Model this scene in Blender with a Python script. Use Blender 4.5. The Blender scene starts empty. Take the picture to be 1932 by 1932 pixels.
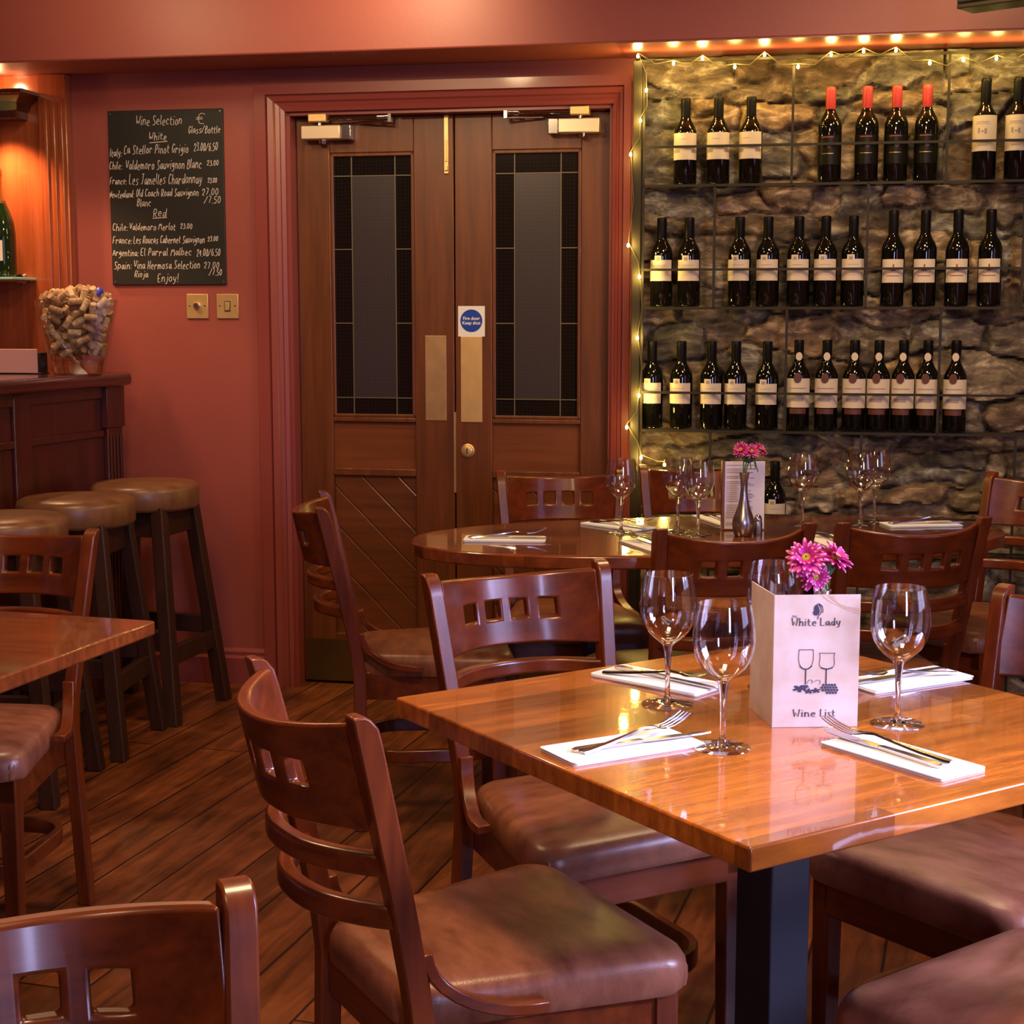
import bpy, math, random
from mathutils import Vector, Matrix, noise
D = bpy.data; S = bpy.context.scene; COL = S.collection
PI = math.pi; rad = math.radians

# ------------------------------------------------------------------ camera
cam = D.objects.new('camera', D.cameras.new('camera')); COL.objects.link(cam)
cam.location = (0, 0, 1.325); cam.rotation_euler = (PI/2 - math.atan(378/2980), 0, 0)
cam.data.sensor_width = 36; cam.data.lens = 36*2980/1932; cam.data.clip_start = .05
S.camera = cam

# ------------------------------------------------------------------ world, lights, exposure
S.view_settings.view_transform = 'Standard'; S.view_settings.look = 'None'
S.view_settings.exposure = 0.0; S.view_settings.gamma = 1; S.view_settings.use_curve_mapping = False
wd = D.worlds.new('world'); S.world = wd; wd.use_nodes = True
wd.node_tree.nodes['Background'].inputs[0].default_value = (.9, .5, .3, 1)
wd.node_tree.nodes['Background'].inputs[1].default_value = .02

def area(name, loc, target, sx, sy, power, col, spread=180):
    l = D.lights.new(name, 'AREA'); l.shape = 'RECTANGLE'; l.size = sx; l.size_y = sy
    l.energy = power; l.color = col; l.spread = rad(spread)
    o = D.objects.new(name, l); COL.objects.link(o); o.location = loc
    o.rotation_euler = (Vector(target)-Vector(loc)).to_track_quat('-Z', 'Y').to_euler()
    return o
def spot(name, loc, target, power, col, ang=80, blend=.6, r=.05):
    l = D.lights.new(name, 'SPOT'); l.energy = power; l.color = col; l.spot_size = rad(ang); l.spot_blend = blend
    l.shadow_soft_size = r
    o = D.objects.new(name, l); COL.objects.link(o); o.location = loc
    o.rotation_euler = (Vector(target)-Vector(loc)).to_track_quat('-Z', 'Y').to_euler()
    return o
WARM = (1, .66, .36); WARM2 = (1, .56, .25); DAY = (.52, .54, 1.0)
# daylight through the front and right windows (blue dusk)
area('daylight_right_a', (2.80, 1.95, 1.62), (.65, 2.1, .75), .5, 1.3, 12, DAY, 55)
area('daylight_right_b', (2.80, 1.25, 1.62), (.85, 1.75, .45), .5, 1.3, 30, DAY, 46)
area('daylight_front', (1.35, -2.38, 1.65), (.5, 2.3, .7), .32, 1.4, 9, DAY, 60)
# ceiling lamps
area('ceiling_lamp_main', (.1, 1.7, 2.46), (.2, 1.9, 0), .35, .35, 34, WARM)
area('ceiling_lamp_near', (-.9, .4, 2.46), (-.7, 1.2, 0), .35, .35, 11, WARM)
area('ceiling_lamp_left', (-1.1, 3.6, 2.46), (-1.0, 3.8, 0), .3, .3, 16, WARM)
area('ceiling_lamp_right', (.9, 3.7, 2.46), (.9, 4.1, 0), .3, .3, 20, WARM)
spot('beam_washer', (-.37, 4.72, 2.40), (-.34, 5.3, 2.2), 14, (1, .84, .46), 150, .8, .06)
spot('beam_washer_right', (1.35, 4.25, 2.38), (1.5, 4.9, 2.2), 14, (1, .84, .45), 140, .8, .06)
spot('bar_downlight', (-1.75, 5.0, 2.40), (-1.5, 5.40, 1.1), 48, (1, .64, .34), 58, .6, .05)
spot('beam_fill_left', (-1.35, 4.75, 2.38), (-1.3, 5.5, 2.25), 9, (1, .82, .46), 150, .8, .06)  # added fill that lifts the beam's dark left end, no fitting known here
spot('wall_spot', (-.75, 3.4, 2.44), (-.55, 5.5, 1.78), 58, WARM, 56, .9, .08)
spot('rack_spot', (1.5, 3.3, 2.44), (1.9, 5.1, 1.3), 30, WARM, 70, .9, .08)

# ------------------------------------------------------------------ mesh helpers
class MB:
    def __init__(s): s.v = []; s.f = []
    def add(s, vs, fs, M=None):
        n = len(s.v)
        s.v += [tuple(M @ Vector(q)) if M else tuple(q) for q in vs]
        s.f += [tuple(i+n for i in f) for f in fs]; return s
    def box(s, x0, x1, y0, y1, z0, z1, M=None):
        v = [(x, y, z) for z in (z0, z1) for y in (y0, y1) for x in (x0, x1)]
        return s.add(v, [(0, 2, 3, 1), (4, 5, 7, 6), (0, 1, 5, 4), (2, 6, 7, 3), (0, 4, 6, 2), (1, 3, 7, 5)], M)
    def loft(s, rings, cap0=True, cap1=True, closed=True, loop=False, M=None):
        n = len(rings[0]); v = [p for r in rings for p in r]; f = []
        R = len(rings)
        for i in range(R if loop else R-1):
            a, b = i*n, ((i+1) % R)*n
            for j in range(n if closed else n-1):
                k = (j+1) % n; f.append((a+j, a+k, b+k, b+j))
        if not loop:
            if cap0: f.append(tuple(range(n-1, -1, -1)))
            if cap1: f.append(tuple((R-1)*n+j for j in range(n)))
        return s.add(v, f, M)
    def lathe(s, prof, n=24, M=None, cap0=False, cap1=False):
        rings = [[(r*math.cos(2*PI*j/n), r*math.sin(2*PI*j/n), z) for j in range(n)] for r, z in prof]
        return s.loft(rings, cap0, cap1, M=M)
    def tube(s, pts, r, n=8, M=None):
        pts = [Vector(p) for p in pts]; rings = []
        rr = r if isinstance(r, (list, tuple)) else [r]*len(pts)
        up = Vector((0, 0, 1)); last = None
        for i, p in enumerate(pts):
            t = (pts[min(i+1, len(pts)-1)]-pts[max(i-1, 0)]).normalized()
            if last is None:
                a = t.cross(up if abs(t.z) < .9 else Vector((1, 0, 0))).normalized()
            else: a = (last - t*last.dot(t)).normalized()
            last = a; b = t.cross(a)
            rings.append([tuple(p+rr[i]*(math.cos(2*PI*j/n)*a+math.sin(2*PI*j/n)*b)) for j in range(n)])
        return s.loft(rings, M=M)
    def prism(s, poly, z0, z1, M=None):
        return s.loft([[(x, y, z0) for x, y in poly], [(x, y, z1) for x, y in poly]], M=M)
    def rbar(s, pts, wx, wy, M=None):   # bar of rectangular section along pts; wx = in-plane width (horizontal normal), wy = z height
        pts = [Vector(p) for p in pts]; rings = []
        loop = (pts[0]-pts[-1]).length < 1e-6
        if loop: pts = pts[:-1]
        N = len(pts)
        for i, p in enumerate(pts):
            a = pts[(i+1) % N] if loop else pts[min(i+1, N-1)]; b = pts[i-1] if loop else pts[max(i-1, 0)]
            t = (a-b).normalized(); nn = Vector((-t.y, t.x, 0)).normalized()
            rings.append([tuple(p+nn*sx*wx/2+Vector((0, 0, sz*wy/2))) for sx, sz in ((-1, -1), (1, -1), (1, 1), (-1, 1))])
        return s.loft(rings, loop=loop, M=M)
    def build(s, name, mat, parent=None, smooth=40, bevel=0, seg=2, loc=None, rot=None):
        me = D.meshes.new(name); me.from_pydata(s.v, [], s.f)
        import bmesh
        b = bmesh.new(); b.from_mesh(me); bmesh.ops.recalc_face_normals(b, faces=b.faces); b.to_mesh(me); b.free()
        o = D.objects.new(name, me); COL.objects.link(o); me.materials.append(mat)
        if smooth:
            me.polygons.foreach_set('use_smooth', [True]*len(me.polygons)); me.set_sharp_from_angle(angle=rad(smooth))
        if bevel:
            m = o.modifiers.new('bevel', 'BEVEL'); m.width = bevel; m.segments = seg; m.limit_method = 'ANGLE'; m.angle_limit = rad(40)
            m.harden_normals = False
        if parent: o.parent = parent
        if loc: o.location = loc
        if rot is not None: o.rotation_euler = (0, 0, rot)
        return o
def tag(o, label=None, cat=None, group=None, kind=None):
    for k, v in (('label', label), ('category', cat), ('group', group), ('kind', kind)):
        if v: o[k] = v
    return o
def struct(o): o['kind'] = 'structure'; return o
def thing(name, label, cat, loc=(0, 0, 0), rz=0, group=None):
    o = D.objects.new(name, None); COL.objects.link(o); o.location = loc; o.rotation_euler = (0, 0, rz)
    o.empty_display_size = .05
    return tag(o, label, cat, group)
def dup(root, loc=None, rz=None, label=None, group=None):
    def cp(o, par):
        c = o.copy(); COL.objects.link(c)
        if par: c.parent = par
        for ch in list(o.children): cp(ch, c)
        return c
    r = cp(root, None)
    if loc is not None: r.location = loc
    if rz is not None: r.rotation_euler = (0, 0, rz)
    if label: r['label'] = label
    if group: r['group'] = group
    return r
def rrect(x0, x1, y0, y1, r, n=5):
    p = []
    for cx, cy, a in ((x1-r, y1-r, 0), (x0+r, y1-r, 90), (x0+r, y0+r, 180), (x1-r, y0+r, 270)):
        for k in range(n+1):
            t = rad(a+90*k/n); p.append((cx+r*math.cos(t), cy+r*math.sin(t)))
    return p

# ------------------------------------------------------------------ materials
def nm(name):
    m = D.materials.new(name); m.use_nodes = True; nt = m.node_tree
    return m, nt, nt.nodes['Principled BSDF']
def N(nt, t, **kw):
    n = nt.nodes.new(t)
    for k, v in kw.items(): setattr(n, k, v)
    return n
def plain(name, col, rough=.5, metal=0, spec=.5, coat=0, noise_amt=0, scale=30, bump=0, emit=None, es=0):
    m, nt, b = nm(name); b.inputs['Base Color'].default_value = (*col, 1); b.inputs['Roughness'].default_value = rough
    b.inputs['Metallic'].default_value = metal; b.inputs['Specular IOR Level'].default_value = spec
    b.inputs['Coat Weight'].default_value = coat; b.inputs['Coat Roughness'].default_value = .08
    if emit: b.inputs['Emission Color'].default_value = (*emit, 1); b.inputs['Emission Strength'].default_value = es
    if noise_amt or bump:
        tc = N(nt, 'ShaderNodeTexCoord'); nz = N(nt, 'ShaderNodeTexNoise'); nz.inputs['Scale'].default_value = scale
        nz.inputs['Detail'].default_value = 6
        nt.links.new(tc.outputs['Object'], nz.inputs['Vector'])
        if noise_amt:
            r = N(nt, 'ShaderNodeMix', data_type='RGBA'); nt.links.new(nz.outputs['Fac'], r.inputs[0])
            r.inputs[6].default_value = (*[c*(1-noise_amt) for c in col], 1); r.inputs[7].default_value = (*[min(1, c*(1+noise_amt)) for c in col], 1)
            nt.links.new(r.outputs[2], b.inputs['Base Color'])
        if bump:
            bp = N(nt, 'ShaderNodeBump'); bp.inputs['Strength'].default_value = bump; bp.inputs['Distance'].default_value = .004
            nt.links.new(nz.outputs['Fac'], bp.inputs['Height']); nt.links.new(bp.outputs[0], b.inputs['Normal'])
    return m
def wood(name, c0, c1, axis=0, scale=1.0, rough=.3, coat=.3, worn=0, fine=1.0):
    m, nt, b = nm(name); L = nt.links.new
    tc = N(nt, 'ShaderNodeTexCoord'); mp = N(nt, 'ShaderNodeMapping')
    sc = [34*scale]*3; sc[axis] = 2.2*scale; mp.inputs['Scale'].default_value = sc
    L(tc.outputs['Object'], mp.inputs['Vector'])
    nz = N(nt, 'ShaderNodeTexNoise'); nz.inputs['Scale'].default_value = 1; nz.inputs['Detail'].default_value = 8; nz.inputs['Roughness'].default_value = .62
    nz.inputs['Distortion'].default_value = .4
    L(mp.outputs[0], nz.inputs['Vector'])
    rp = N(nt, 'ShaderNodeValToRGB'); rp.color_ramp.elements[0].position = .3; rp.color_ramp.elements[1].position = .72
    rp.color_ramp.elements[0].color = (*c0, 1); rp.color_ramp.elements[1].color = (*c1, 1)
    L(nz.outputs['Fac'], rp.inputs[0]); out = rp.outputs[0]
    if worn:
        n2 = N(nt, 'ShaderNodeTexNoise'); n2.inputs['Scale'].default_value = 9; n2.inputs['Detail'].default_value = 5
        L(tc.outputs['Object'], n2.inputs['Vector'])
        r2 = N(nt, 'ShaderNodeValToRGB'); r2.color_ramp.elements[0].position = .66; r2.color_ramp.elements[1].position = .72
        L(n2.outputs['Fac'], r2.inputs[0])
        mx = N(nt, 'ShaderNodeMix', data_type='RGBA'); mu = N(nt, 'ShaderNodeMath', operation='MULTIPLY'); mu.inputs[1].default_value = worn
        L(r2.outputs[0], mu.inputs[0]); L(mu.outputs[0], mx.inputs[0]); L(out, mx.inputs[6]); mx.inputs[7].default_value = (c1[0]*2.2, c1[1]*2.4, c1[2]*2, 1)
        out = mx.outputs[2]
    L(out, b.inputs['Base Color'])
    b.inputs['Roughness'].default_value = rough; b.inputs['Coat Weight'].default_value = coat; b.inputs['Coat Roughness'].default_value = .12
    bp = N(nt, 'ShaderNodeBump'); bp.inputs['Strength'].default_value = .08; bp.inputs['Distance'].default_value = .002
    L(nz.outputs['Fac'], bp.inputs['Height']); L(bp.outputs[0], b.inputs['Normal'])
    return m
def glass_thin(name, tint=(1, 1, 1), rough=.0, f0=.045, boost=1.0):
    m = D.materials.new(name); m.use_nodes = True; nt = m.node_tree; nt.nodes.clear(); L = nt.links.new
    o = N(nt, 'ShaderNodeOutputMaterial'); t = N(nt, 'ShaderNodeBsdfTransparent'); t.inputs[0].default_value = (*tint, 1)
    g = N(nt, 'ShaderNodeBsdfGlossy'); g.inputs['Roughness'].default_value = rough
    lw = N(nt, 'ShaderNodeLayerWeight'); lw.inputs[0].default_value = .5
    p = N(nt, 'ShaderNodeMath', operation='POWER'); p.inputs[1].default_value = 2.6; L(lw.outputs['Facing'], p.inputs[0])
    mu = N(nt, 'ShaderNodeMath', operation='MULTIPLY_ADD'); mu.inputs[1].default_value = .85*boost; mu.inputs[2].default_value = f0; mu.use_clamp = True
    L(p.outputs[0], mu.inputs[0])
    mx = N(nt, 'ShaderNodeMixShader'); L(mu.outputs[0], mx.inputs[0]); L(t.outputs[0], mx.inputs[1]); L(g.outputs[0], mx.inputs[2])
    L(mx.outputs[0], o.inputs[0]); return m
def glass_solid(name, col=(1, 1, 1), rough=0):
    m, nt, b = nm(name); b.inputs['Base Color'].default_value = (*col, 1); b.inputs['Transmission Weight'].default_value = 1
    b.inputs['Roughness'].default_value = rough; b.inputs['IOR'].default_value = 1.5; return m

M = {}
C0, C1 = (.070, .011, .0022), (.20, .037, .006)
M['chair_x'] = wood('chair_wood_x', C0, C1, 0, rough=.3, coat=.3)
M['chair_z'] = wood('chair_wood_z', C0, C1, 2, rough=.32, coat=.2)
M['chair_y'] = wood('chair_wood_y', C0, C1, 1, rough=.32, coat=.2)
M['dark_z'] = wood('stool_wood', (.020, .0055, .003), (.048, .012, .005), 2, rough=.5, coat=.0)
M['bar'] = wood('bar_wood_z', (.035, .007, .005), (.085, .016, .010), 2, rough=.3, coat=.3)
M['bar_x'] = wood('bar_wood_x', (.045, .010, .007), (.10, .022, .013), 0, rough=.16, coat=.6)
M['panel'] = wood('bar_panel_wood', (.22, .045, .014), (.36, .085, .028), 2, rough=.22, coat=.6)
M['door_z'] = wood('door_wood_z', (.078, .018, .003), (.165, .042, .007), 2, rough=.42, coat=.2)
M['door_x'] = wood('door_wood_x', (.078, .019, .003), (.165, .043, .008), 0, rough=.42, coat=.2)
M['door_panel'] = wood('door_panel_wood', (.13, .033, .007), (.21, .056, .012), 0, rough=.38, coat=.2)
M['brass'] = plain('brass', (.80, .52, .22), .42, .75, noise_amt=.15, scale=25)
M['brass_old'] = plain('brass_worn', (.60, .36, .18), .40, .8, noise_amt=.3, scale=18)
M['kick'] = plain('brass_kick_plate', (.20, .13, .035), .45, 1, noise_amt=.2, scale=6)
M['steel'] = plain('steel', (.62, .60, .60), .16, 1)
M['satin'] = plain('satin_metal', (.42, .40, .40), .32, 1)
M['alu'] = plain('champagne_aluminium', (.72, .56, .40), .38, .8)
M['black'] = plain('black_paint', (.007, .007, .010), .42, noise_amt=.3)
M['iron'] = plain('rack_iron', (.030, .022, .012), .55, 0, .25)
M['napkin'] = plain('paper_napkin', (.80, .80, .82), .9, noise_amt=.05, scale=160, bump=.15)
M['glass'] = glass_thin('wine_glass_bowl', (.985, .985, .99), .0, .13)
M['glass_solid'] = glass_solid('wine_glass_stem')
M['bottle'] = plain('bottle_glass', (.004, .004, .003), .05, 0, .6)
M['capsule'] = plain('capsule_black', (.006, .005, .004), .4, 0, .15)
M['capsule_red'] = plain('capsule_red', (.42, .028, .026), .45)
M['label'] = plain('label_cream', (.70, .58, .43), .75)
M['label_print'] = plain('label_print', (.05, .04, .04), .7)
M['label_grey'] = plain('label_print_grey', (.34, .28, .26), .7)
M['label_red'] = plain('label_print_red', (.28, .05, .035), .6)
M['label_dark'] = plain('label_olive', (.007, .006, .003), .4, 0, .2)
M['gold'] = plain('gold_foil', (.60, .36, .10), .35, 1)
M['seal'] = plain('label_seal_brown', (.11, .030, .015), .5)
M['chalk'] = plain('chalk', (.72, .62, .56), .95)
M['board'] = plain('chalkboard_black', (.012, .009, .006), .55, noise_amt=.4, scale=8)
M['cork'] = plain('cork', (.50, .29, .13), .85, noise_amt=.35, scale=90)
M['cork_dark'] = plain('cork_stained', (.30, .14, .06), .85, noise_amt=.35, scale=90)
M['blue'] = plain('blue_plastic', (.03, .04, .5), .35)
M['red'] = plain('red_plastic', (.35, .02, .02), .4)
M['sign_white'] = plain('sign_white', (.75, .72, .70), .5)
M['sign_blue'] = plain('sign_blue', (.006, .045, .34), .4)
M['petal'] = plain('petal_magenta', (.52, .010, .19), .55, noise_amt=.3, scale=40)
M['petal_tip'] = plain('petal_pink', (.66, .22, .44), .6)
M['flower_eye'] = plain('flower_eye', (.45, .33, .03), .8, bump=.6, scale=400)
M['stem'] = plain('flower_stem', (.12, .22, .07), .6)
M['leaf'] = plain('leaf_green', (.04, .12, .04), .5)
M['pewter'] = plain('pewter', (.46, .42, .40), .28, 1, noise_amt=.1, scale=20)
M['ink'] = plain('card_ink', (.035, .03, .075), .7)
M['ink_soft'] = plain('card_ink_soft', (.30, .22, .36), .7)
M['vase_glass'] = glass_thin('corks_vase_glass', (.97, .98, .97), 0, .09)
M['shelf_glass'] = plain('shelf_glass', (.30, .62, .46), .1, 0, .6)
M['green_bottle'] = plain('green_bottle_glass', (.006, .018, .004), .05, 0, .7)
M['tv'] = plain('black_plastic', (.010, .009, .008), .35)
M['pink_card'] = plain('pink_card', (.50, .26, .25), .8)
M['bulb'] = plain('fairy_bulb', (1, .8, .4), .4, emit=(1, .72, .28), es=22)
M['wire'] = plain('clear_cable', (.12, .10, .05), .5)
M['grout'] = plain('stone_backing', (.05, .04, .03), .95)

def cork_mat():
    m, nt, b = nm('cork_varied'); L = nt.links.new
    oi = N(nt, 'ShaderNodeObjectInfo'); rp = N(nt, 'ShaderNodeValToRGB'); L(oi.outputs['Random'], rp.inputs[0])
    rp.color_ramp.elements[0].color = (.36, .17, .07, 1); rp.color_ramp.elements[1].color = (.72, .52, .32, 1)
    tc = N(nt, 'ShaderNodeTexCoord'); nz = N(nt, 'ShaderNodeTexNoise'); nz.inputs['Scale'].default_value = 160; nz.inputs['Detail'].default_value = 4; L(tc.outputs['Object'], nz.inputs[0])
    r2 = N(nt, 'ShaderNodeValToRGB'); r2.color_ramp.elements[0].position = .3; r2.color_ramp.elements[1].position = .55; r2.color_ramp.elements[0].color = (.55, .45, .4, 1); L(nz.outputs['Fac'], r2.inputs[0])
    mx = N(nt, 'ShaderNodeMix', data_type='RGBA', blend_type='MULTIPLY'); mx.inputs[0].default_value = 1; L(rp.outputs[0], mx.inputs[6]); L(r2.outputs[0], mx.inputs[7])
    L(mx.outputs[2], b.inputs['Base Color']); b.inputs['Roughness'].default_value = .85; return m
M['cork'] = cork_mat()
def leather(name, c0, c1, rough=.36):
    m, nt, b = nm(name); L = nt.links.new
    tc = N(nt, 'ShaderNodeTexCoord'); mp = N(nt, 'ShaderNodeMapping'); mp.inputs['Scale'].default_value = (9, 20, 9); L(tc.outputs['Object'], mp.inputs[0])
    nz = N(nt, 'ShaderNodeTexNoise'); nz.inputs['Scale'].default_value = 1.4; nz.inputs['Detail'].default_value = 7; nz.inputs['Roughness'].default_value = .65
    L(mp.outputs[0], nz.inputs[0])
    rp = N(nt, 'ShaderNodeValToRGB'); rp.color_ramp.elements[0].position = .32; rp.color_ramp.elements[1].position = .7
    rp.color_ramp.elements[0].color = (*c0, 1); rp.color_ramp.elements[1].color = (*c1, 1); L(nz.outputs['Fac'], rp.inputs[0])
    L(rp.outputs[0], b.inputs['Base Color']); b.inputs['Roughness'].default_value = rough
    v = N(nt, 'ShaderNodeTexVoronoi'); v.inputs['Scale'].default_value = 380; L(tc.outputs['Object'], v.inputs['Vector'])
    bp = N(nt, 'ShaderNodeBump'); bp.inputs['Strength'].default_value = .12; bp.inputs['Distance'].default_value = .001
    L(v.outputs['Distance'], bp.inputs['Height']); L(bp.outputs[0], b.inputs['Normal']); return m
M['leather'] = leather('brown_leather', (.15, .044, .020), (.33, .120, .062), .34)
M['leather_stool'] = leather('tan_stool_leather', (.13, .052, .022), (.23, .10, .045), .34)

def wall_paint():
    m, nt, b = nm('red_wall_paint'); L = nt.links.new
    tc = N(nt, 'ShaderNodeTexCoord'); nz = N(nt, 'ShaderNodeTexNoise'); nz.inputs['Scale'].default_value = 3; nz.inputs['Detail'].default_value = 6; L(tc.outputs['Object'], nz.inputs[0])
    rp = N(nt, 'ShaderNodeValToRGB'); rp.color_ramp.elements[0].color = (.27, .056, .042, 1); rp.color_ramp.elements[1].color = (.33, .074, .054, 1)
    L(nz.outputs['Fac'], rp.inputs[0]); L(rp.outputs[0], b.inputs['Base Color']); b.inputs['Roughness'].default_value = .5
    n2 = N(nt, 'ShaderNodeTexNoise'); n2.inputs['Scale'].default_value = 60; n2.inputs['Detail'].default_value = 4; L(tc.outputs['Object'], n2.inputs[0])
    bp = N(nt, 'ShaderNodeBump'); bp.inputs['Strength'].default_value = .12; bp.inputs['Distance'].default_value = .004; L(n2.outputs['Fac'], bp.inputs['Height']); L(bp.outputs[0], b.inputs['Normal'])
    return m
M['wall'] = wall_paint()
M['trim'] = plain('red_gloss_trim', (.25, .050, .040), .34, coat=.15)
M['ceiling'] = plain('ceiling_paint', (.45, .22, .15), .8)

def floor_mat():
    m, nt, b = nm('old_floorboards'); L = nt.links.new
    tc = N(nt, 'ShaderNodeTexCoord'); mp = N(nt, 'ShaderNodeMapping'); mp.inputs['Rotation'].default_value = (0, 0, rad(-73.5))
    L(tc.outputs['Object'], mp.inputs[0])
    br = N(nt, 'ShaderNodeTexBrick'); br.offset = .37; br.inputs['Scale'].default_value = 1; br.inputs['Brick Width'].default_value = 2.6
    br.inputs['Row Height'].default_value = .15; br.inputs['Mortar Size'].default_value = .0035; br.inputs['Mortar Smooth'].default_value = .3
    br.inputs['Color1'].default_value = (.6, .6, .6, 1); br.inputs['Color2'].default_value = (1.15, 1.15, 1.15, 1); br.inputs['Mortar'].default_value = (.10, .09, .09, 1)
    L(mp.outputs[0], br.inputs['Vector'])
    m2 = N(nt, 'ShaderNodeMapping'); m2.inputs['Scale'].default_value = (3.0, 22, 10); L(mp.outputs[0], m2.inputs[0])
    nz = N(nt, 'ShaderNodeTexNoise'); nz.inputs['Scale'].default_value = 1; nz.inputs['Detail'].default_value = 9; nz.inputs['Roughness'].default_value = .65; nz.inputs['Distortion'].default_value = .6; L(m2.outputs[0], nz.inputs[0])
    rp = N(nt, 'ShaderNodeValToRGB'); rp.color_ramp.elements[0].position = .33; rp.color_ramp.elements[1].position = .66
    rp.color_ramp.elements[0].color = (.080, .020, .005, 1); rp.color_ramp.elements[1].color = (.33, .095, .027, 1); L(nz.outputs['Fac'], rp.inputs[0])
    mx = N(nt, 'ShaderNodeMix', data_type='RGBA', blend_type='MULTIPLY'); mx.inputs[0].default_value = 1; L(rp.outputs[0], mx.inputs[6]); L(br.outputs['Color'], mx.inputs[7])
    n3 = N(nt, 'ShaderNodeTexNoise'); n3.inputs['Scale'].default_value = 3.5; n3.inputs['Detail'].default_value = 8; n3.inputs['Roughness'].default_value = .7; L(tc.outputs['Object'], n3.inputs[0])
    r3 = N(nt, 'ShaderNodeValToRGB'); r3.color_ramp.elements[0].position = .35; r3.color_ramp.elements[1].position = .62; r3.color_ramp.elements[0].color = (.5, .45, .42, 1); r3.color_ramp.elements[1].color = (1, 1, 1, 1); L(n3.outputs['Fac'], r3.inputs[0])
    m3 = N(nt, 'ShaderNodeMix', data_type='RGBA', blend_type='MULTIPLY'); m3.inputs[0].default_value = 1; L(mx.outputs[2], m3.inputs[6]); L(r3.outputs[0], m3.inputs[7])
    L(m3.outputs[2], b.inputs['Base Color'])
    r4 = N(nt, 'ShaderNodeMapRange'); r4.inputs[3].default_value = .26; r4.inputs[4].default_value = .5; L(n3.outputs['Fac'], r4.inputs[0]); L(r4.outputs[0], b.inputs['Roughness'])
    bp = N(nt, 'ShaderNodeBump'); bp.inputs['Strength'].default_value = .5; bp.inputs['Distance'].default_value = .004; L(br.outputs['Fac'], bp.inputs['Height']); bp.invert = True
    b2 = N(nt, 'ShaderNodeBump'); b2.inputs['Strength'].default_value = .25; b2.inputs['Distance'].default_value = .002; L(nz.outputs['Fac'], b2.inputs['Height']); L(bp.outputs[0], b2.inputs['Normal']); L(b2.outputs[0], b.inputs['Normal'])
    return m
M['floor'] = floor_mat()

def stave_mat(name, c0, c1, wid=.075, ln=.42, rough=.12, coat=.9):
    m, nt, b = nm(name); L = nt.links.new
    tc = N(nt, 'ShaderNodeTexCoord')
    br = N(nt, 'ShaderNodeTexBrick'); br.offset = .43; br.inputs['Scale'].default_value = 1; br.inputs['Brick Width'].default_value = ln; br.inputs['Row Height'].default_value = wid
    br.inputs['Mortar Size'].default_value = .0003; br.inputs['Bias'].default_value = 0
    br.inputs['Color1'].default_value = (.42, .36, .32, 1); br.inputs['Color2'].default_value = (1.25, 1.25, 1.2, 1); br.inputs['Mortar'].default_value = (.5, .4, .35, 1)
    L(tc.outputs['Object'], br.inputs['Vector'])
    m2 = N(nt, 'ShaderNodeMapping'); m2.inputs['Scale'].default_value = (7, 60, 30); L(tc.outputs['Object'], m2.inputs[0])
    nz = N(nt, 'ShaderNodeTexNoise'); nz.inputs['Scale'].default_value = 1; nz.inputs['Detail'].default_value = 9; nz.inputs['Roughness'].default_value = .6; L(m2.outputs[0], nz.inputs[0])
    rp = N(nt, 'ShaderNodeValToRGB'); rp.color_ramp.elements[0].position = .32; rp.color_ramp.elements[1].position = .68
    rp.color_ramp.elements[0].color = (*c0, 1); rp.color_ramp.elements[1].color = (*c1, 1); L(nz.outputs['Fac'], rp.inputs[0])
    mx = N(nt, 'ShaderNodeMix', data_type='RGBA', blend_type='MULTIPLY'); mx.inputs[0].default_value = 1; L(rp.outputs[0], mx.inputs[6]); L(br.outputs['Color'], mx.inputs[7])
    L(mx.outputs[2], b.inputs['Base Color']); b.inputs['Roughness'].default_value = rough + .12; b.inputs['Coat Weight'].default_value = coat; b.inputs['Coat Roughness'].default_value = .04
    n3 = N(nt, 'ShaderNodeTexNoise'); n3.inputs['Scale'].default_value = 55; n3.inputs['Detail'].default_value = 3; L(tc.outputs['Object'], n3.inputs[0])
    bp = N(nt, 'ShaderNodeBump'); bp.inputs['Strength'].default_value = .05; bp.inputs['Distance'].default_value = .001; L(n3.outputs['Fac'], bp.inputs['Height']); L(bp.outputs[0], b.inputs['Coat Normal'])
    return m
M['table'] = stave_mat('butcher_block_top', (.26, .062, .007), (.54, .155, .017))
M['table_dark'] = stave_mat('dark_table_top', (.12, .026, .006), (.24, .055, .012), .09, .6)

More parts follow.
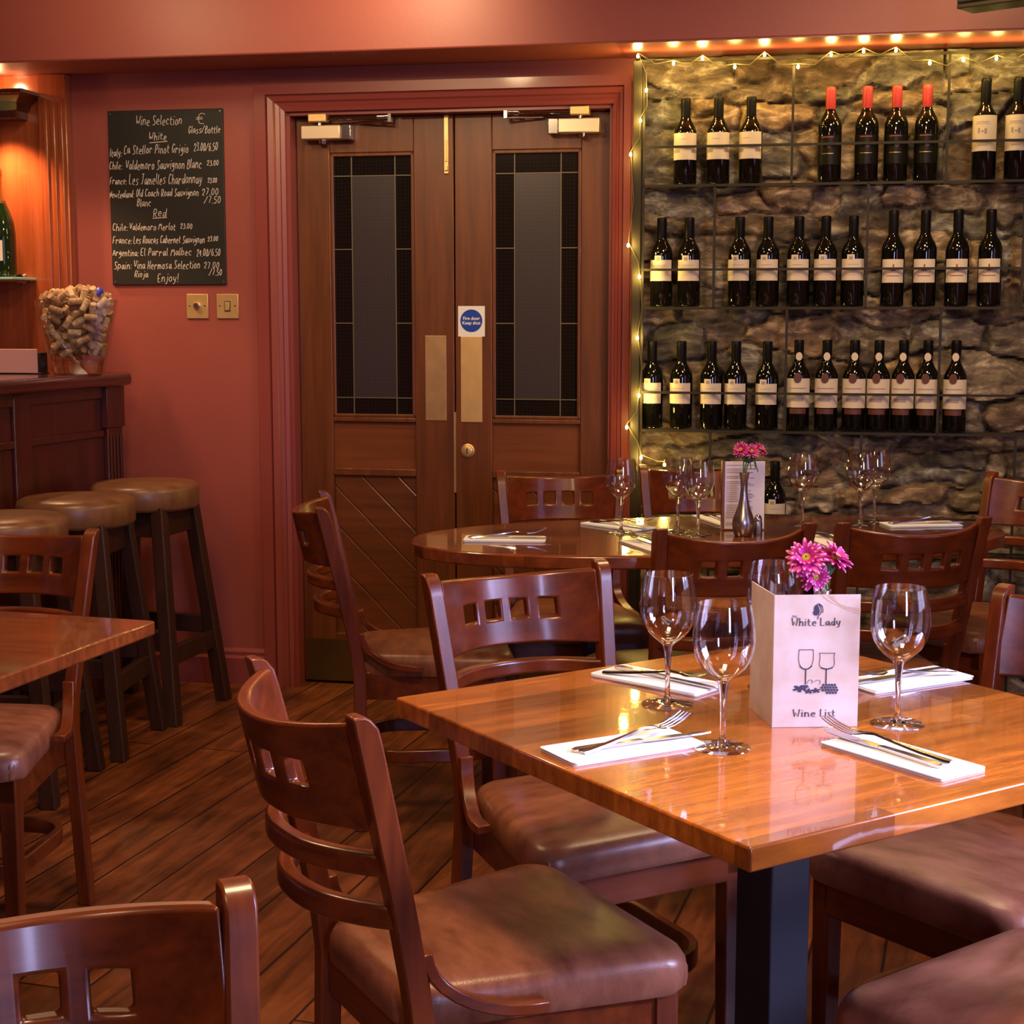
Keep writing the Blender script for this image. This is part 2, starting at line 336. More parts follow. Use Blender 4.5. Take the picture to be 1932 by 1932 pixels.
def stone_mat():
    m, nt, b = nm('rubble_stone'); L = nt.links.new
    tc = N(nt, 'ShaderNodeTexCoord'); at = N(nt, 'ShaderNodeAttribute'); at.attribute_name = 'stone'
    mp = N(nt, 'ShaderNodeMapping'); mp.inputs['Scale'].default_value = (8, 8, 17); L(tc.outputs['Object'], mp.inputs[0])
    nz = N(nt, 'ShaderNodeTexNoise'); nz.inputs['Scale'].default_value = 1.2; nz.inputs['Detail'].default_value = 10; nz.inputs['Roughness'].default_value = .7; nz.inputs['Distortion'].default_value = .5; L(mp.outputs[0], nz.inputs[0])
    rp = N(nt, 'ShaderNodeValToRGB'); rp.color_ramp.elements[0].position = .36; rp.color_ramp.elements[1].position = .66
    rp.color_ramp.elements[0].color = (.06, .042, .025, 1); rp.color_ramp.elements[1].color = (.58, .48, .33, 1)
    e = rp.color_ramp.elements.new(.52); e.color = (.21, .15, .09, 1)
    L(nz.outputs['Fac'], rp.inputs[0])
    mx = N(nt, 'ShaderNodeMix', data_type='RGBA', blend_type='MULTIPLY'); mx.inputs[0].default_value = 1; L(rp.outputs[0], mx.inputs[6]); L(at.outputs['Color'], mx.inputs[7])
    L(mx.outputs[2], b.inputs['Base Color']); b.inputs['Roughness'].default_value = .8
    bp = N(nt, 'ShaderNodeBump'); bp.inputs['Strength'].default_value = .6; bp.inputs['Distance'].default_value = .010; L(nz.outputs['Fac'], bp.inputs['Height']); L(bp.outputs[0], b.inputs['Normal'])
    return m
M['stone'] = stone_mat()

def pane_mat(name, ca, cb, ro):
    # wired, leaded obscure glass: clear-dark border strips, a grey obscured centre strip, fine wire mesh
    m, nt, b = nm(name); L = nt.links.new
    tc = N(nt, 'ShaderNodeTexCoord'); sp = N(nt, 'ShaderNodeSeparateXYZ'); L(tc.outputs['Object'], sp.inputs[0])
    def grid(sock, pitch, w):
        a = N(nt, 'ShaderNodeMath', operation='DIVIDE'); a.inputs[1].default_value = pitch; L(sock, a.inputs[0])
        f = N(nt, 'ShaderNodeMath', operation='FRACT'); L(a.outputs[0], f.inputs[0])
        c = N(nt, 'ShaderNodeMath', operation='LESS_THAN'); c.inputs[1].default_value = w; L(f.outputs[0], c.inputs[0]); return c.outputs[0]
    mxg = N(nt, 'ShaderNodeMath', operation='MAXIMUM'); L(grid(sp.outputs[0], .0125, .14), mxg.inputs[0]); L(grid(sp.outputs[2], .0125, .14), mxg.inputs[1])
    mx = N(nt, 'ShaderNodeMix', data_type='RGBA'); L(mxg.outputs[0], mx.inputs[0])
    mx.inputs[6].default_value = ca; mx.inputs[7].default_value = cb
    L(mx.outputs[2], b.inputs['Base Color']); b.inputs['Roughness'].default_value = ro; b.inputs['Specular IOR Level'].default_value = .5
    return m
M['pane'] = pane_mat('wired_glass', (.008, .005, .005, 1), (.015, .010, .009, 1), .12)
M['pane_mid'] = pane_mat('wired_obscure_glass', (.040, .029, .034, 1), (.030, .021, .024, 1), .3)
M['lead'] = plain('lead_came', (.13, .10, .06), .5, .3)

def card_mat():
    m, nt, b = nm('wine_list_card'); L = nt.links.new
    tc = N(nt, 'ShaderNodeTexCoord'); nz = N(nt, 'ShaderNodeTexNoise'); nz.inputs['Scale'].default_value = 22; nz.inputs['Detail'].default_value = 5; L(tc.outputs['Object'], nz.inputs[0])
    rp = N(nt, 'ShaderNodeValToRGB'); rp.color_ramp.elements[0].position = .35; rp.color_ramp.elements[1].position = .65
    rp.color_ramp.elements[0].color = (.58, .45, .36, 1); rp.color_ramp.elements[1].color = (.66, .57, .52, 1); L(nz.outputs['Fac'], rp.inputs[0])
    L(rp.outputs[0], b.inputs['Base Color']); b.inputs['Roughness'].default_value = .6; return m
M['card'] = card_mat()
M['card_swirl'] = plain('card_swirl_print', (.68, .48, .33), .6)
M['paper'] = plain('menu_paper', (.76, .70, .78), .7)

# ------------------------------------------------------------------ the wall frame: u along the back wall, w into the room
TH = rad(11); W0 = Vector((-.886, 5.54, 0)); UV = Vector((math.cos(TH), -math.sin(TH), 0)); WN = Vector((-math.sin(TH), -math.cos(TH), 0))
def wp(u, w, z): return W0 + UV*u + WN*w + Vector((0, 0, z))
# objects built in wall coordinates use x = u, y = -w, z and this placement:
WROT = -TH
def on_wall(mb, name, mat, **k): return mb.build(name, mat, loc=W0, rot=WROT, **k)

# floor, ceiling, other walls
o = MB().box(-3.3, 3.3, -2.6, 6.6, -.1, 0).build('floor', M['floor'], smooth=0); struct(o)
o = MB().box(-3.3, 3.3, -2.6, 6.6, 2.5, 2.6).build('ceiling', M['ceiling'], smooth=0); struct(o)
o = MB().box(-3.4, -3.3, -2.6, 6.6, 0, 2.5).build('wall_left', M['wall'], smooth=0); struct(o)
b = MB()
for y0, y1, z0, z1 in ((-2.6, .9, 0, 2.5), (2.3, 6.6, 0, 2.5), (.9, 2.3, 0, .9), (.9, 2.3, 2.35, 2.5)): b.box(2.86, 2.98, y0, y1, z0, z1)
struct(b.build('wall_right', M['wall'], smooth=0))
b = MB()
for x0, x1, z0, z1 in ((-3.3, 1.0, 0, 2.5), (1.7, 3.3, 0, 2.5), (1.0, 1.7, 0, .9), (1.0, 1.7, 2.4, 2.5)): b.box(x0, x1, -2.6, -2.48, z0, z1)
struct(b.build('wall_front', M['wall'], smooth=0))
winpane = plain('window_daylight_pane', (.2, .2, .3), .2, emit=DAY, es=2.2)
for nme, bx, bars in (('window_1', (2.90, 2.91, .9, 2.3, .9, 2.35), [(2.87, 2.93, 1.58, 1.63, .9, 2.35)]), ('window_2', (1.0, 1.7, -2.56, -2.55, .9, 2.4), [(1.33, 1.37, -2.57, -2.53, .9, 2.4)])):
    r = struct(MB().box(*bx).build(nme, winpane, smooth=0)); fb = MB()
    for q in bars: fb.box(*q)
    fb.build('window_frame', M['trim'], r, smooth=0)

# back wall (red) with the doorway, in wall coordinates
DU0, DU1, DZ = .118, 1.243, 2.0
b = MB()
b.box(-2.6, DU0, 0, .12, 0, 2.5).box(DU1, 1.315, 0, .12, 0, 2.5).box(DU0, DU1, 0, .12, DZ, 2.5).box(1.315, 4.2, .05, .17, 0, 2.5)
struct(on_wall(b, 'wall_back', M['wall'], smooth=0))
b = MB().box(-2.6, 4.2, -.30, 0, 2.145, 2.5)
struct(on_wall(b, 'trim_1', M['wall'], bevel=.006))
b = MB().box(1.29, 4.2, -.30, 0, 2.143, 2.147)   # glossy board under the beam above the rack
struct(on_wall(b, 'trim_2', M['trim'], smooth=0))
# baseboard
prof = [(0, 0), (.022, 0), (.022, .095), (.016, .105), (.016, .118), (.008, .13), (0, .13)]
b = MB(); b.loft([[(u, -w, z) for w, z in prof] for u in (-1.9, .012)])
struct(on_wall(b, 'baseboard_back', M['trim'], smooth=30))
# hall floor and wall behind the doors (dark)
# architrave
def arch(side):
    pr = [(0, 0), (0, .018), (.014, .022), (.02, .014), (.034, .018), (.04, .026), (.058, .030), (.064, .022), (.066, .031), (.106, .031), (.106, 0)]
    return pr
b = MB(); pr = arch(0); k = .85
outerL = [[(DU0-d*k*1.17, -w, z) for d, w in pr] for z in (0, DZ)]
ringTL = [(DU0-d*k*1.17, -w, DZ+d*k) for d, w in pr]; ringTR = [(DU1+d*k*.66, -w, DZ+d*k) for d, w in pr]
botR = [(DU1+d*k*.66, -w, 0) for d, w in pr]
b.loft([outerL[0], ringTL, ringTR, botR])
struct(on_wall(b, 'trim_3', M['trim'], smooth=12))
b = MB().box(DU0-.001, DU0+.012, 0, .12, 0, DZ).box(DU1-.012, DU1+.001, 0, .12, 0, DZ).box(DU0, DU1, 0, .12, DZ-.012, DZ+.001)
struct(on_wall(b, 'trim_4', M['trim'], smooth=0))
struct(on_wall(MB().box(DU0-.3, DU1+.3, .35, .4, 0, 2.3), 'wall_hall', M['grout'], smooth=0))

# ---- stone wall
import numpy as np
rg_ = np.random.default_rng(21)
U0, U1, Z1 = 1.315, 3.3, 2.145
seeds = []; zz = -.05; row = 0
while zz < Z1+.1:      # loosely coursed rubble: jittered rows of stones of very different size
    h = rg_.choice([.045, .065, .09, .12, .17], p=[.22, .26, .26, .18, .08]); u = U0-.3+rg_.random()*.2
    while u < U1+.2:
        l = rg_.uniform(.07, .34)*(1.25 if h > .12 else 1); seeds.append((u+l/2, zz+h/2+rg_.normal()*.02, l, h)); u += l
    zz += h
seeds = np.array(seeds); nS = len(seeds)
dep = rg_.uniform(-.010, .030, nS); tl = rg_.uniform(-.35, .35, (nS, 2))
cv = rg_.uniform(.45, 1.35, nS); wv_ = rg_.uniform(-.16, .16, nS)
nu, nz_ = 300, 300; V = []; F = []; CL = []
for j in range(nz_+1):
    for i in range(nu+1):
        u = U0+(U1-U0)*i/nu; zz = Z1*j/nz_
        n1 = noise.noise((u*6, zz*9, 1)); n2 = noise.noise((u*5, zz*8, 9)); n3 = noise.noise((u*22, zz*26, 4))
        pu = u+.05*n1+.012*n3; pz = zz+.035*n2+.012*n3
        dd = np.maximum(np.abs(seeds[:, 0]-pu)/(seeds[:, 2]*.5), np.abs(seeds[:, 1]-pz)/(seeds[:, 3]*.5))*.6 + .4*np.hypot((seeds[:, 0]-pu)/(seeds[:, 2]*.5), (seeds[:, 1]-pz)/(seeds[:, 3]*.5))
        a, b_ = np.argpartition(dd, 1)[:2]
        if dd[a] > dd[b_]: a, b_ = b_, a
        e = (dd[b_]-dd[a])*min(seeds[a, 3], .12)*.5; t = max(0., min(1., e/.016)); t = t*t*(3-2*t)
        fr = noise.fractal((u*7, zz*16, 3), 1.0, 2.1, 6); rd = 1-abs(noise.noise((u*7+2*n1, zz*30+3*n2, 7)))
        hh = -.010+t*(.016+dep[a]+tl[a, 0]*(pz-seeds[a, 1])*.35+tl[a, 1]*(pu-seeds[a, 0])*.12)+.014*fr+.014*(rd-.8)+.007*n3
        if i in (0, nu) or j in (0, nz_): hh = -.02
        c = cv[a]*(.86+.14*t); V.append((u, -max(hh, -.03), zz)); CL.append((c*(1+wv_[a]), c, c*(1-wv_[a]), 1))
for j in range(nz_):
    for i in range(nu):
        a = j*(nu+1)+i; F.append((a, a+1, a+nu+2, a+nu+1))
mb = MB(); mb.v = V; mb.f = F
o = on_wall(mb, 'wall_stone', M['stone'], smooth=70); struct(o)
at = o.data.color_attributes.new('stone', 'FLOAT_COLOR', 'POINT')
for i, c in enumerate(CL): at.data[i].color = c

# ------------------------------------------------------------------ stroke lettering
GL = {'a': "46 26 15 13 22 33 46 43 52", 'b': "19 12/14 26 36 45 43 32 13", 'c': "45 36 26 14 13 22 42", 'd': "45 26 14 13 22 33 45/49 42", 'e': "14 44 45 36 26 14 13 22 42",
 'f': "48 39 28 22/16 46", 'g': "46 26 15 14 23 34 46 41 30 10", 'h': "19 12/14 26 36 45 42", 'i': "26 22/28 28", 'j': "36 31 20 10/38 38", 'k': "19 12/46 14 42", 'l': "29 23 32",
 'm': "06 02/04 16 25 22/24 36 45 52", 'n': "16 12/14 26 36 45 42", 'o': "26 14 13 22 32 43 45 36 26", 'p': "16 10/15 26 36 45 43 32 13", 'r': "16 12/14 26 36 45", 's': "46 26 15 34 43 32 12",
 't': "28 23 32 42/16 46", 'u': "16 13 22 32 44/46 42", 'v': "16 22 46", 'w': "06 12 25 42 56", 'y': "16 14 23 33 46/46 31 20 10", 'z': "16 46 12 42",
 'A': "02 29 42/14 34", 'B': "12 19 39 48 36 16/36 45 43 32 12", 'C': "48 39 29 17 14 22 32 43", 'E': "49 19 12 42/15 35", 'F': "49 19 12/15 35", 'G': "48 39 29 17 14 22 32 44 45 35",
 'H': "19 12/49 42/15 45", 'I': "29 22", 'J': "39 33 22 12/19 49", 'L': "19 12 42", 'M': "02 19 25 49 52", 'N': "12 19 42 49", 'O': "29 17 14 22 32 44 47 39 29", 'P': "12 19 39 48 46 35 15",
 'R': "12 19 39 48 46 35 15/25 42", 'S': "48 39 29 18 26 35 44 43 32 12", 'T': "09 49/29 22", 'V': "09 22 49", 'W': "09 12 26 42 59", 'Z': "19 49 12 42", '0': "29 17 14 22 32 44 47 39 29", '2': "17 29 39 48 46 12 42",
 '3': "19 49 26 36 45 43 32 12", '4': "32 39 14 44", '5': "49 19 16 36 45 43 32 12", '6': "39 17 14 22 32 43 45 36 16", '7': "19 49 22", '.': "22 22", ':': "25 25/22 22", '/': "02 49", '!': "29 24/22 22", '€': "48 29 17 14 22 42/06 36/05 35"}
NARROW = {'i': (1.2, 2.8), 'l': (1.4, 3.2), 'I': (1.2, 2.8), '.': (1.4, 2.6), ':': (1.4, 2.6), '!': (1.4, 2.6), 't': (.8, 4.2), 'j': (.8, 3.6), 'f': (.8, 4.2), 'm': (-.4, 5.4), 'w': (-.4, 5.6), 'W': (-.4, 5.4), 'M': (-.4, 5.4), 'A': (-.2, 4.4), 'V': (-.2, 4.4), 'T': (-.2, 4.4)}
def smooth_poly(p, it=2):
    for _ in range(it):
        if len(p) < 3: return p
        q = [p[0]]
        for a, c in zip(p, p[1:]):
            q += [(a[0]*.75+c[0]*.25, a[1]*.75+c[1]*.25), (a[0]*.25+c[0]*.75, a[1]*.25+c[1]*.75)]
        q.append(p[-1]); p = q
    return p
def stroke_text(mb, text, x0, x1, yb, cap, put, wd, jit=0, thick=None, serif=0, round_=True, shear=0):
    """lay stroke letters between x0 and x1 on baseline yb; put(x,y) -> 3D point; thick = pen with heavy verticals"""
    adv = 0; lay = []
    for ch in text:
        if ch == ' ': adv += 3; continue
        l, r = NARROW.get(ch, (.4, 4.6)); lay.append((ch, adv-l)); adv += (r-l)+.9
    sx = (x1-x0)/max(adv-.9, .1); sy = cap/7
    rnd = random.Random(len(text)*7+int(abs(yb)*1e5) % 97)
    for ch, ox in lay:
        dy = rnd.uniform(-jit, jit)*cap
        for st in GL.get(ch, '').split('/'):
            pts = [(int(q[0]), int(q[1])-2) for q in st.split()]
            if len(pts) == 2 and pts[0] == pts[1]: pts = [(pts[0][0], pts[0][1]), (pts[0][0]+.35, pts[0][1]+.3)]
            if serif and ch not in '.:':
                ends = [p for p in (pts[0], pts[-1]) if p[1] in (0, 7) or (p[1] == 4 and ch in 'iny')]
                if ch not in 'aceost':
                    for (ex, ey) in ends: ribbon(mb, [put(x0+(ex+ox-serif)*sx, yb+ey*sy+dy), put(x0+(ex+ox+serif)*sx, yb+ey*sy+dy)], wd*.4)
            sm = (pts if (serif and ch in 'WLityT') else smooth_poly(pts, 1 if shear else 2)) if round_ else pts
            P = [put(x0+(px+ox)*sx+shear*py*sy+(noise.noise((px*1.3+ox, py*1.1, yb*50))*.35*sx if jit else 0), yb+py*sy+dy) for px, py in sm]
            W = wd
            if thick:
                W = []
                for i in range(len(sm)):
                    a = sm[max(i-1, 0)]; c = sm[min(i+1, len(sm)-1)]; dx, dy2 = abs(c[0]-a[0])*sx, abs(c[1]-a[1])*sy
                    W.append(wd*(.42+.58*thick*dy2/max(math.hypot(dx, dy2), 1e-9)))
            ribbon(mb, P, W)
RN = Vector((0, -1, 0))
def ribbon(mb, P, w, nrm=None, th=.0004):
    """a thin raised stroke on a plane with normal nrm"""
    nrm = nrm or RN; P = [Vector(p) for p in P]
    W = w if isinstance(w, list) else [w]*len(P); rings = []
    for i, p in enumerate(P):
        t = (P[min(i+1, len(P)-1)]-P[max(i-1, 0)])
        if t.length < 1e-9: t = Vector((1, 0, 0))
        t.normalize(); s = t.cross(nrm).normalized()*W[i]/2
        ext = -t*W[i]*.3 if i == 0 else (t*W[i]*.3 if i == len(P)-1 else Vector())
        rings.append([tuple(p+ext-s), tuple(p+ext-s+nrm*th), tuple(p+ext+s+nrm*th), tuple(p+ext+s)])
    mb.loft(rings)

# ------------------------------------------------------------------ doors
def leaf(num, u0, u1, gl0, gl1, pan0, pan1, meet_right):
    f, t = .062, .105      # front and back of leaf, behind the wall face (y positive = behind)
    b = MB()
    b.box(u0, gl0, f, t, .008, DZ-.014).box(gl1, u1, f, t, .008, DZ-.014)
    b.box(gl0, gl1, f, t, 1.866, DZ-.014).box(gl0, gl1, f, t, .942, .958).box(gl0, gl1, f, t, .752, .778).box(gl0, gl1, f, t, .008, .185)
    r = struct(on_wall(b, 'door_%d' % num, M['door_z'], bevel=.003))
    def part(mb, name, mat, **k): return mb.build(name, mat, r, **k)
    part(MB().box(gl0-.005, gl1+.005, f+.016, f+.03, .775, .945), 'panel', M['door_panel'], smooth=0)
    # diagonally boarded lower panel
    g = MB(); z0, z1 = .18, .755; wv = .095
    n = int((gl1-gl0+z1-z0)/ (wv*1.414))+2
    import bmesh as BM
    for k in range(-1, n+1):
        # strip between lines u - gl0 + (z - z0)... falling to the right at 45 degrees
        c0 = k*wv*1.414; c1 = c0+wv*1.414-.006
        poly = [(gl0, z0), (gl1, z0), (gl1, z1), (gl0, z1)]
        def clip(poly, c, keep):
            out = []
            for i in range(len(poly)):
                p, q = poly[i], poly[(i+1) % len(poly)]
                fp = (p[0]-gl0)+(p[1]-z0)-c; fq = (q[0]-gl0)+(q[1]-z0)-c
                if keep*fp >= 0: out.append(p)
                if fp*fq < 0: s = fp/(fp-fq); out.append((p[0]+s*(q[0]-p[0]), p[1]+s*(q[1]-p[1])))
            return out
        poly = clip(poly, c0, 1)
        if len(poly) > 2: poly = clip(poly, c1, -1)
        if len(poly) > 2: g.loft([[(u, f+.014, z) for u, z in poly], [(u, f+.03, z) for u, z in poly]])
    g.box(gl0-.003, gl1+.003, f+.018, f+.032, z0-.003, z1+.003)
    part(g, 'boarded_panel', M['door_x'], smooth=0, bevel=.002)
    w = gl1-gl0; h = 1.866-.958
    gp = part(MB().box(gl0-.004, gl1+.004, f+.014, f+.02, .954, 1.870), 'glass_pane', M['pane'], smooth=0)
    part(MB().box(gl0+.25*w, gl0+.77*w, f+.0125, f+.0165, .958+.075*h, .958+.915*h), 'obscure_pane', M['pane_mid'], smooth=0).parent = r
    lb = MB()
    for q in (.25, .77): lb.box(gl0+q*w-.0018, gl0+q*w+.0018, f+.010, f+.016, .958, 1.866)
    for q in (.075, .915): lb.box(gl0, gl1, f+.0105, f+.0155, .958+q*h-.0018, .958+q*h+.0018)
    for q in (.36, .64):
        lb.box(gl0, gl0+.25*w, f+.0105, f+.0155, .958+q*h-.0018, .958+q*h+.0018); lb.box(gl0+.77*w, gl1, f+.0105, f+.0155, .958+q*h-.0018, .958+q*h+.0018)
    part(lb, 'lead_came', M['lead'], smooth=0)
    mb = MB()
    for a0, a1, c0, c1 in ((gl0, gl0+.012, .958, 1.866), (gl1-.012, gl1, .958, 1.866), (gl0, gl1, .958, .97), (gl0, gl1, 1.854, 1.866)): mb.box(a0, a1, f+.003, f+.012, c0, c1)
    part(mb, 'glazing_bead', M['door_z'], smooth=0, bevel=.003)
    part(MB().box(u0+.008, u1-.008, f-.0025, f+.001, .012, .162), 'kick_plate', M['kick'], smooth=0)
    return r, part, f
d1, part, f = leaf(1, DU0+.013, .688, .250, .548, 0, 0, True)
part(MB().box(.585, .660, f-.003, f+.001, .950, 1.243), 'push_plate', M['brass_old'], smooth=0, bevel=.001)
part(MB().box(.657, .672, f-.008, f+.001, 1.79, 1.985).box(.659, .670, f-.016, f-.006, 1.80, 1.815).box(.661, .668, f-.013, f-.006, 1.83, 1.90), 'flush_bolt', M['brass'], bevel=.001)
def closer(part, u0, u1, dirn, f, z):
    c = MB().box(u0, u1, f-.055, f-.004, z-.020, z+.028)
    c1 = part(c, 'door_closer', M['alu'], bevel=.004)
    e = u1 if dirn > 0 else u0
    q = MB().box(min(e, e+dirn*.035), max(e, e+dirn*.035), f-.045, f-.002, z-.022, z+.030); q.build('end_cap', M['steel'], c1, bevel=.003)
    m = (u0+u1)/2+dirn*-.005
    MB().lathe([(.012, z-.034), (.016, z-.022), (.016, z-.02)], 14, Matrix.Translation((m+.005, f-.03, 0)), cap0=True).build('valve_cap', M['steel'], c1)
    k = MB().box(m-.032, m+.032, f-.075, f-.03, z+.036, z+.064); k.build('arm_block', M['brass'], c1, bevel=.003)
    MB().lathe([(.01, z+.026), (.01, z+.038)], 12, Matrix.Translation((m, f-.05, 0))).build('spindle', M['steel'], c1)
    a = MB().tube([(m+dirn*.03, f-.06, z+.046), (m+dirn*.225, f-.045, z+.052)], .0055, 8)
    a.tube([(m+dirn*.205, f-.05, z+.051), (m+dirn*.245, f-.045, z+.053)], .010, 10)
    a.box(min(m+dirn*.245, m+dirn*.256), max(m+dirn*.245, m+dirn*.256), f-.06, f-.035, z+.032, z+.066)
    a.tube([(m+dirn*.25, f-.05, z+.035), (m+dirn*.13, f-.02, z+.037)], .004, 8)
    a.build('closer_arm', M['steel'], c1)
closer(part, .165, .305, 1, f, 1.928)
d2, part, f = leaf(2, .692, DU1-.013, .821, 1.127, 0, 0, False)
part(MB().box(.711, .786, f-.003, f+.001, .946, 1.24), 'push_plate', M['brass'], smooth=0, bevel=.001)
lk = MB().lathe([(.024, 0), (.024, .004), (.02, .006), (.018, .012), (.012, .014), (0.001, .014)], 24, Matrix.Translation((.735, f, .847)) @ Matrix.Rotation(PI/2, 4, 'X'))
lo = part(lk, 'door_lock', M['brass'])
MB().box(.733, .737, f-.017, f-.012, .838, .856).build('keyway', M['label_print'], lo, smooth=0)
closer(part, 1.055, 1.195, -1, f, 1.932)
# meeting strip
part(MB().box(.686, .694, f-.006, f, .70, .98), 'edge_strip', M['brass_old'], smooth=0)

# fire door sign
sg = MB().box(-.047, .047, -.002, 0, -.052, .052).build('fire_door_sign', M['sign_white'], smooth=0, bevel=.0008)
sg.location = wp(.749, -.0618, 1.292); sg.rotation_euler = (0, 0, WROT)
tag(sg, 'white sign with blue disc and white words stuck to the right door leaf', 'sign')
MB().lathe([(.0385, 0), (.0385, .0008), (.0005, .0008)], 40, Matrix.Translation((0, -.002, .002)) @ Matrix.Rotation(PI/2, 4, 'X')).build('blue_disc', M['sign_blue'], sg)
def font_text(body, size, put_loc, parent, mat, name, bold=0, sx=1):
    cu = D.curves.new(name, 'FONT'); cu.body = body; cu.size = size; cu.align_x = 'CENTER'; cu.align_y = 'CENTER'; cu.extrude = .0003; cu.offset = bold
    tmp = D.objects.new(name, cu); COL.objects.link(tmp); bpy.context.view_layer.update()
    me = D.meshes.new_from_object(tmp.evaluated_get(bpy.context.evaluated_depsgraph_get())); D.objects.remove(tmp); D.curves.remove(cu)
    me.materials.clear(); me.materials.append(mat)
    me.transform(Matrix.Translation(put_loc) @ Matrix.Rotation(PI/2, 4, 'X') @ Matrix.Diagonal((sx, 1, 1, 1)))
    o = D.objects.new(name, me); COL.objects.link(o); o.parent = parent; return o
font_text('Fire door\nKeep shut', .0155, (0, -.0032, .002), sg, M['sign_white'], 'lettering', .0003)

# ------------------------------------------------------------------ chalkboard
cb = thing('chalkboard', 'black chalkboard with handwritten wine selection hung on the red wall', 'chalkboard', wp(-.320, .001, 1.718), WROT)
BW, BH = .212, .300
MB().box(-BW, BW, -.008, 0, -BH, BH).build('board', M['board'], cb, smooth=0, bevel=.002)
b = MB()
for sx in (-1, 1):
    for sz in (-1, 1): b.lathe([(.004, 0), (.003, .002), (.0003, .0024)], 8, Matrix.Translation((sx*(BW-.01), -.008, sz*(BH-.01))) @ Matrix.Rotation(PI/2, 4, 'X'))
b.build('screws', M['satin'], cb)
TXT = [("Wine Selection", 838, 440, 1125, 55), ("€", 1218, 435, 1270, 65), ("Glass/Bottle", 1165, 495, 1362, 42), ("White", 918, 530, 1030, 45), ("Italy:", 672, 625, 748, 45), ("Ca Stellor Pinot Grigio", 760, 610, 1165, 52), ("23.00/6.50", 1197, 600, 1345, 46),
 ("Chile:", 668, 702, 748, 45), ("Valdemoro Sauvignon Blanc", 770, 705, 1245, 55), ("23.00", 1278, 690, 1350, 30), ("France:", 670, 792, 775, 42), ("Les Jamelles Chardonnay", 790, 795, 1248, 60), ("23.00", 1282, 792, 1340, 28),
 ("NewZealand:", 668, 875, 820, 42), ("Old Coach Road Sauvignon", 835, 870, 1225, 45), ("27.00", 1245, 865, 1348, 38), ("Blanc", 840, 930, 928, 45), ("/7.50", 1262, 915, 1362, 40), ("Red", 940, 992, 1025, 48),
 ("Chile:", 683, 1075, 780, 42), ("Valdemoro Merlot", 790, 1075, 1080, 42), ("23.00", 1110, 1068, 1185, 30), ("France:", 683, 1155, 805, 42), ("Les Roucas Cabernet Sauvignon", 815, 1155, 1262, 45), ("23.00", 1280, 1145, 1345, 28),
 ("Argentina:", 683, 1230, 845, 42), ("El Parral Malbec", 858, 1230, 1180, 45), ("24.00/6.50", 1210, 1235, 1358, 42), ("Spain:", 690, 1310, 800, 45), ("Vina Hermosa Selection", 815, 1310, 1232, 48), ("27.00", 1255, 1310, 1352, 36), ("Rioja", 820, 1362, 905, 40), ("/7.50", 1290, 1352, 1368, 36), ("Enjoy!", 963, 1390, 1095, 50)]
def bput(x, y): return (x, -.0081, y)
def bx(zx, zy): return -BW+(zx-660-20*(zy-350)/1060)/717*2*BW
BL = {}
for (t, xa, yb, xb, ch) in TXT:
    b = BL.setdefault('price_heading_lettering' if xa > 1160 and yb < 500 else 'heading_lettering' if yb < 500 else ('white_wine_lettering' if yb < 940 else 'red_wine_lettering'), MB())
    vy = -BH+(1410-yb)/1060*2*BH
    stroke_text(b, t, bx(xa, yb), bx(xb, yb), vy, ch/1060*2*BH, bput, .0018, jit=.07, shear=.14)
for (xa, ya, xb2, yb2) in ((925, 547, 1035, 540), (940, 1003, 1028, 998)):
    b = BL['white_wine_lettering' if ya < 600 else 'red_wine_lettering']
    ribbon(b, [bput(bx(xa, ya), -BH+(1410-ya)/1060*2*BH), bput(bx(xb2, yb2), -BH+(1410-yb2)/1060*2*BH)], .0021)
for k, b in BL.items(): b.build(k, M['chalk'], cb, smooth=0)

# ------------------------------------------------------------------ brass switches
def switch(u, label, dimmer):
    t = thing('light_switch', label, 'switch', wp(u, .0005, 1.3435), WROT, None)
    MB().box(-.040, .040, -.006, 0, -.0425, .0425).build('plate', M['brass'], t, bevel=.0015)
    s = MB()
    for q in (-.028, .028): s.lathe([(.0035, 0), (.003, .0012), (.0003, .0014)], 10, Matrix.Translation((q, -.006, .002)) @ Matrix.Rotation(PI/2, 4, 'X'))
    s.build('screws', M['steel'], t)
    if dimmer: MB().lathe([(.012, 0), (.011, .012), (.009, .014), (.0005, .014)], 20, Matrix.Translation((0, -.006, .002)) @ Matrix.Rotation(PI/2, 4, 'X')).build('dimmer_knob', M['steel'], t)
    else:
        MB().box(-.011, .011, -.0075, -.005, -.018, .018).build('surround', M['label_print'], t, smooth=0)
        MB().box(-.008, .008, -.011, -.006, -.014, .014).build('rocker', M['brass'], t, bevel=.001)
switch(-.2185, 'square brass dimmer plate with round knob, below the chalkboard', True)
switch(-.107, 'square brass switch plate with one rocker, nearer the door', False)

# ------------------------------------------------------------------ bar
BE = Vector((-1.315, 5.50, 0)); bang = math.atan2(-.955, -.296)   # local x runs along the bar away from the wall, local y towards the staff side is negative
bar = thing('bar_counter', 'dark mahogany bar counter with panelled front and rounded top', 'bar counter', BE, bang)
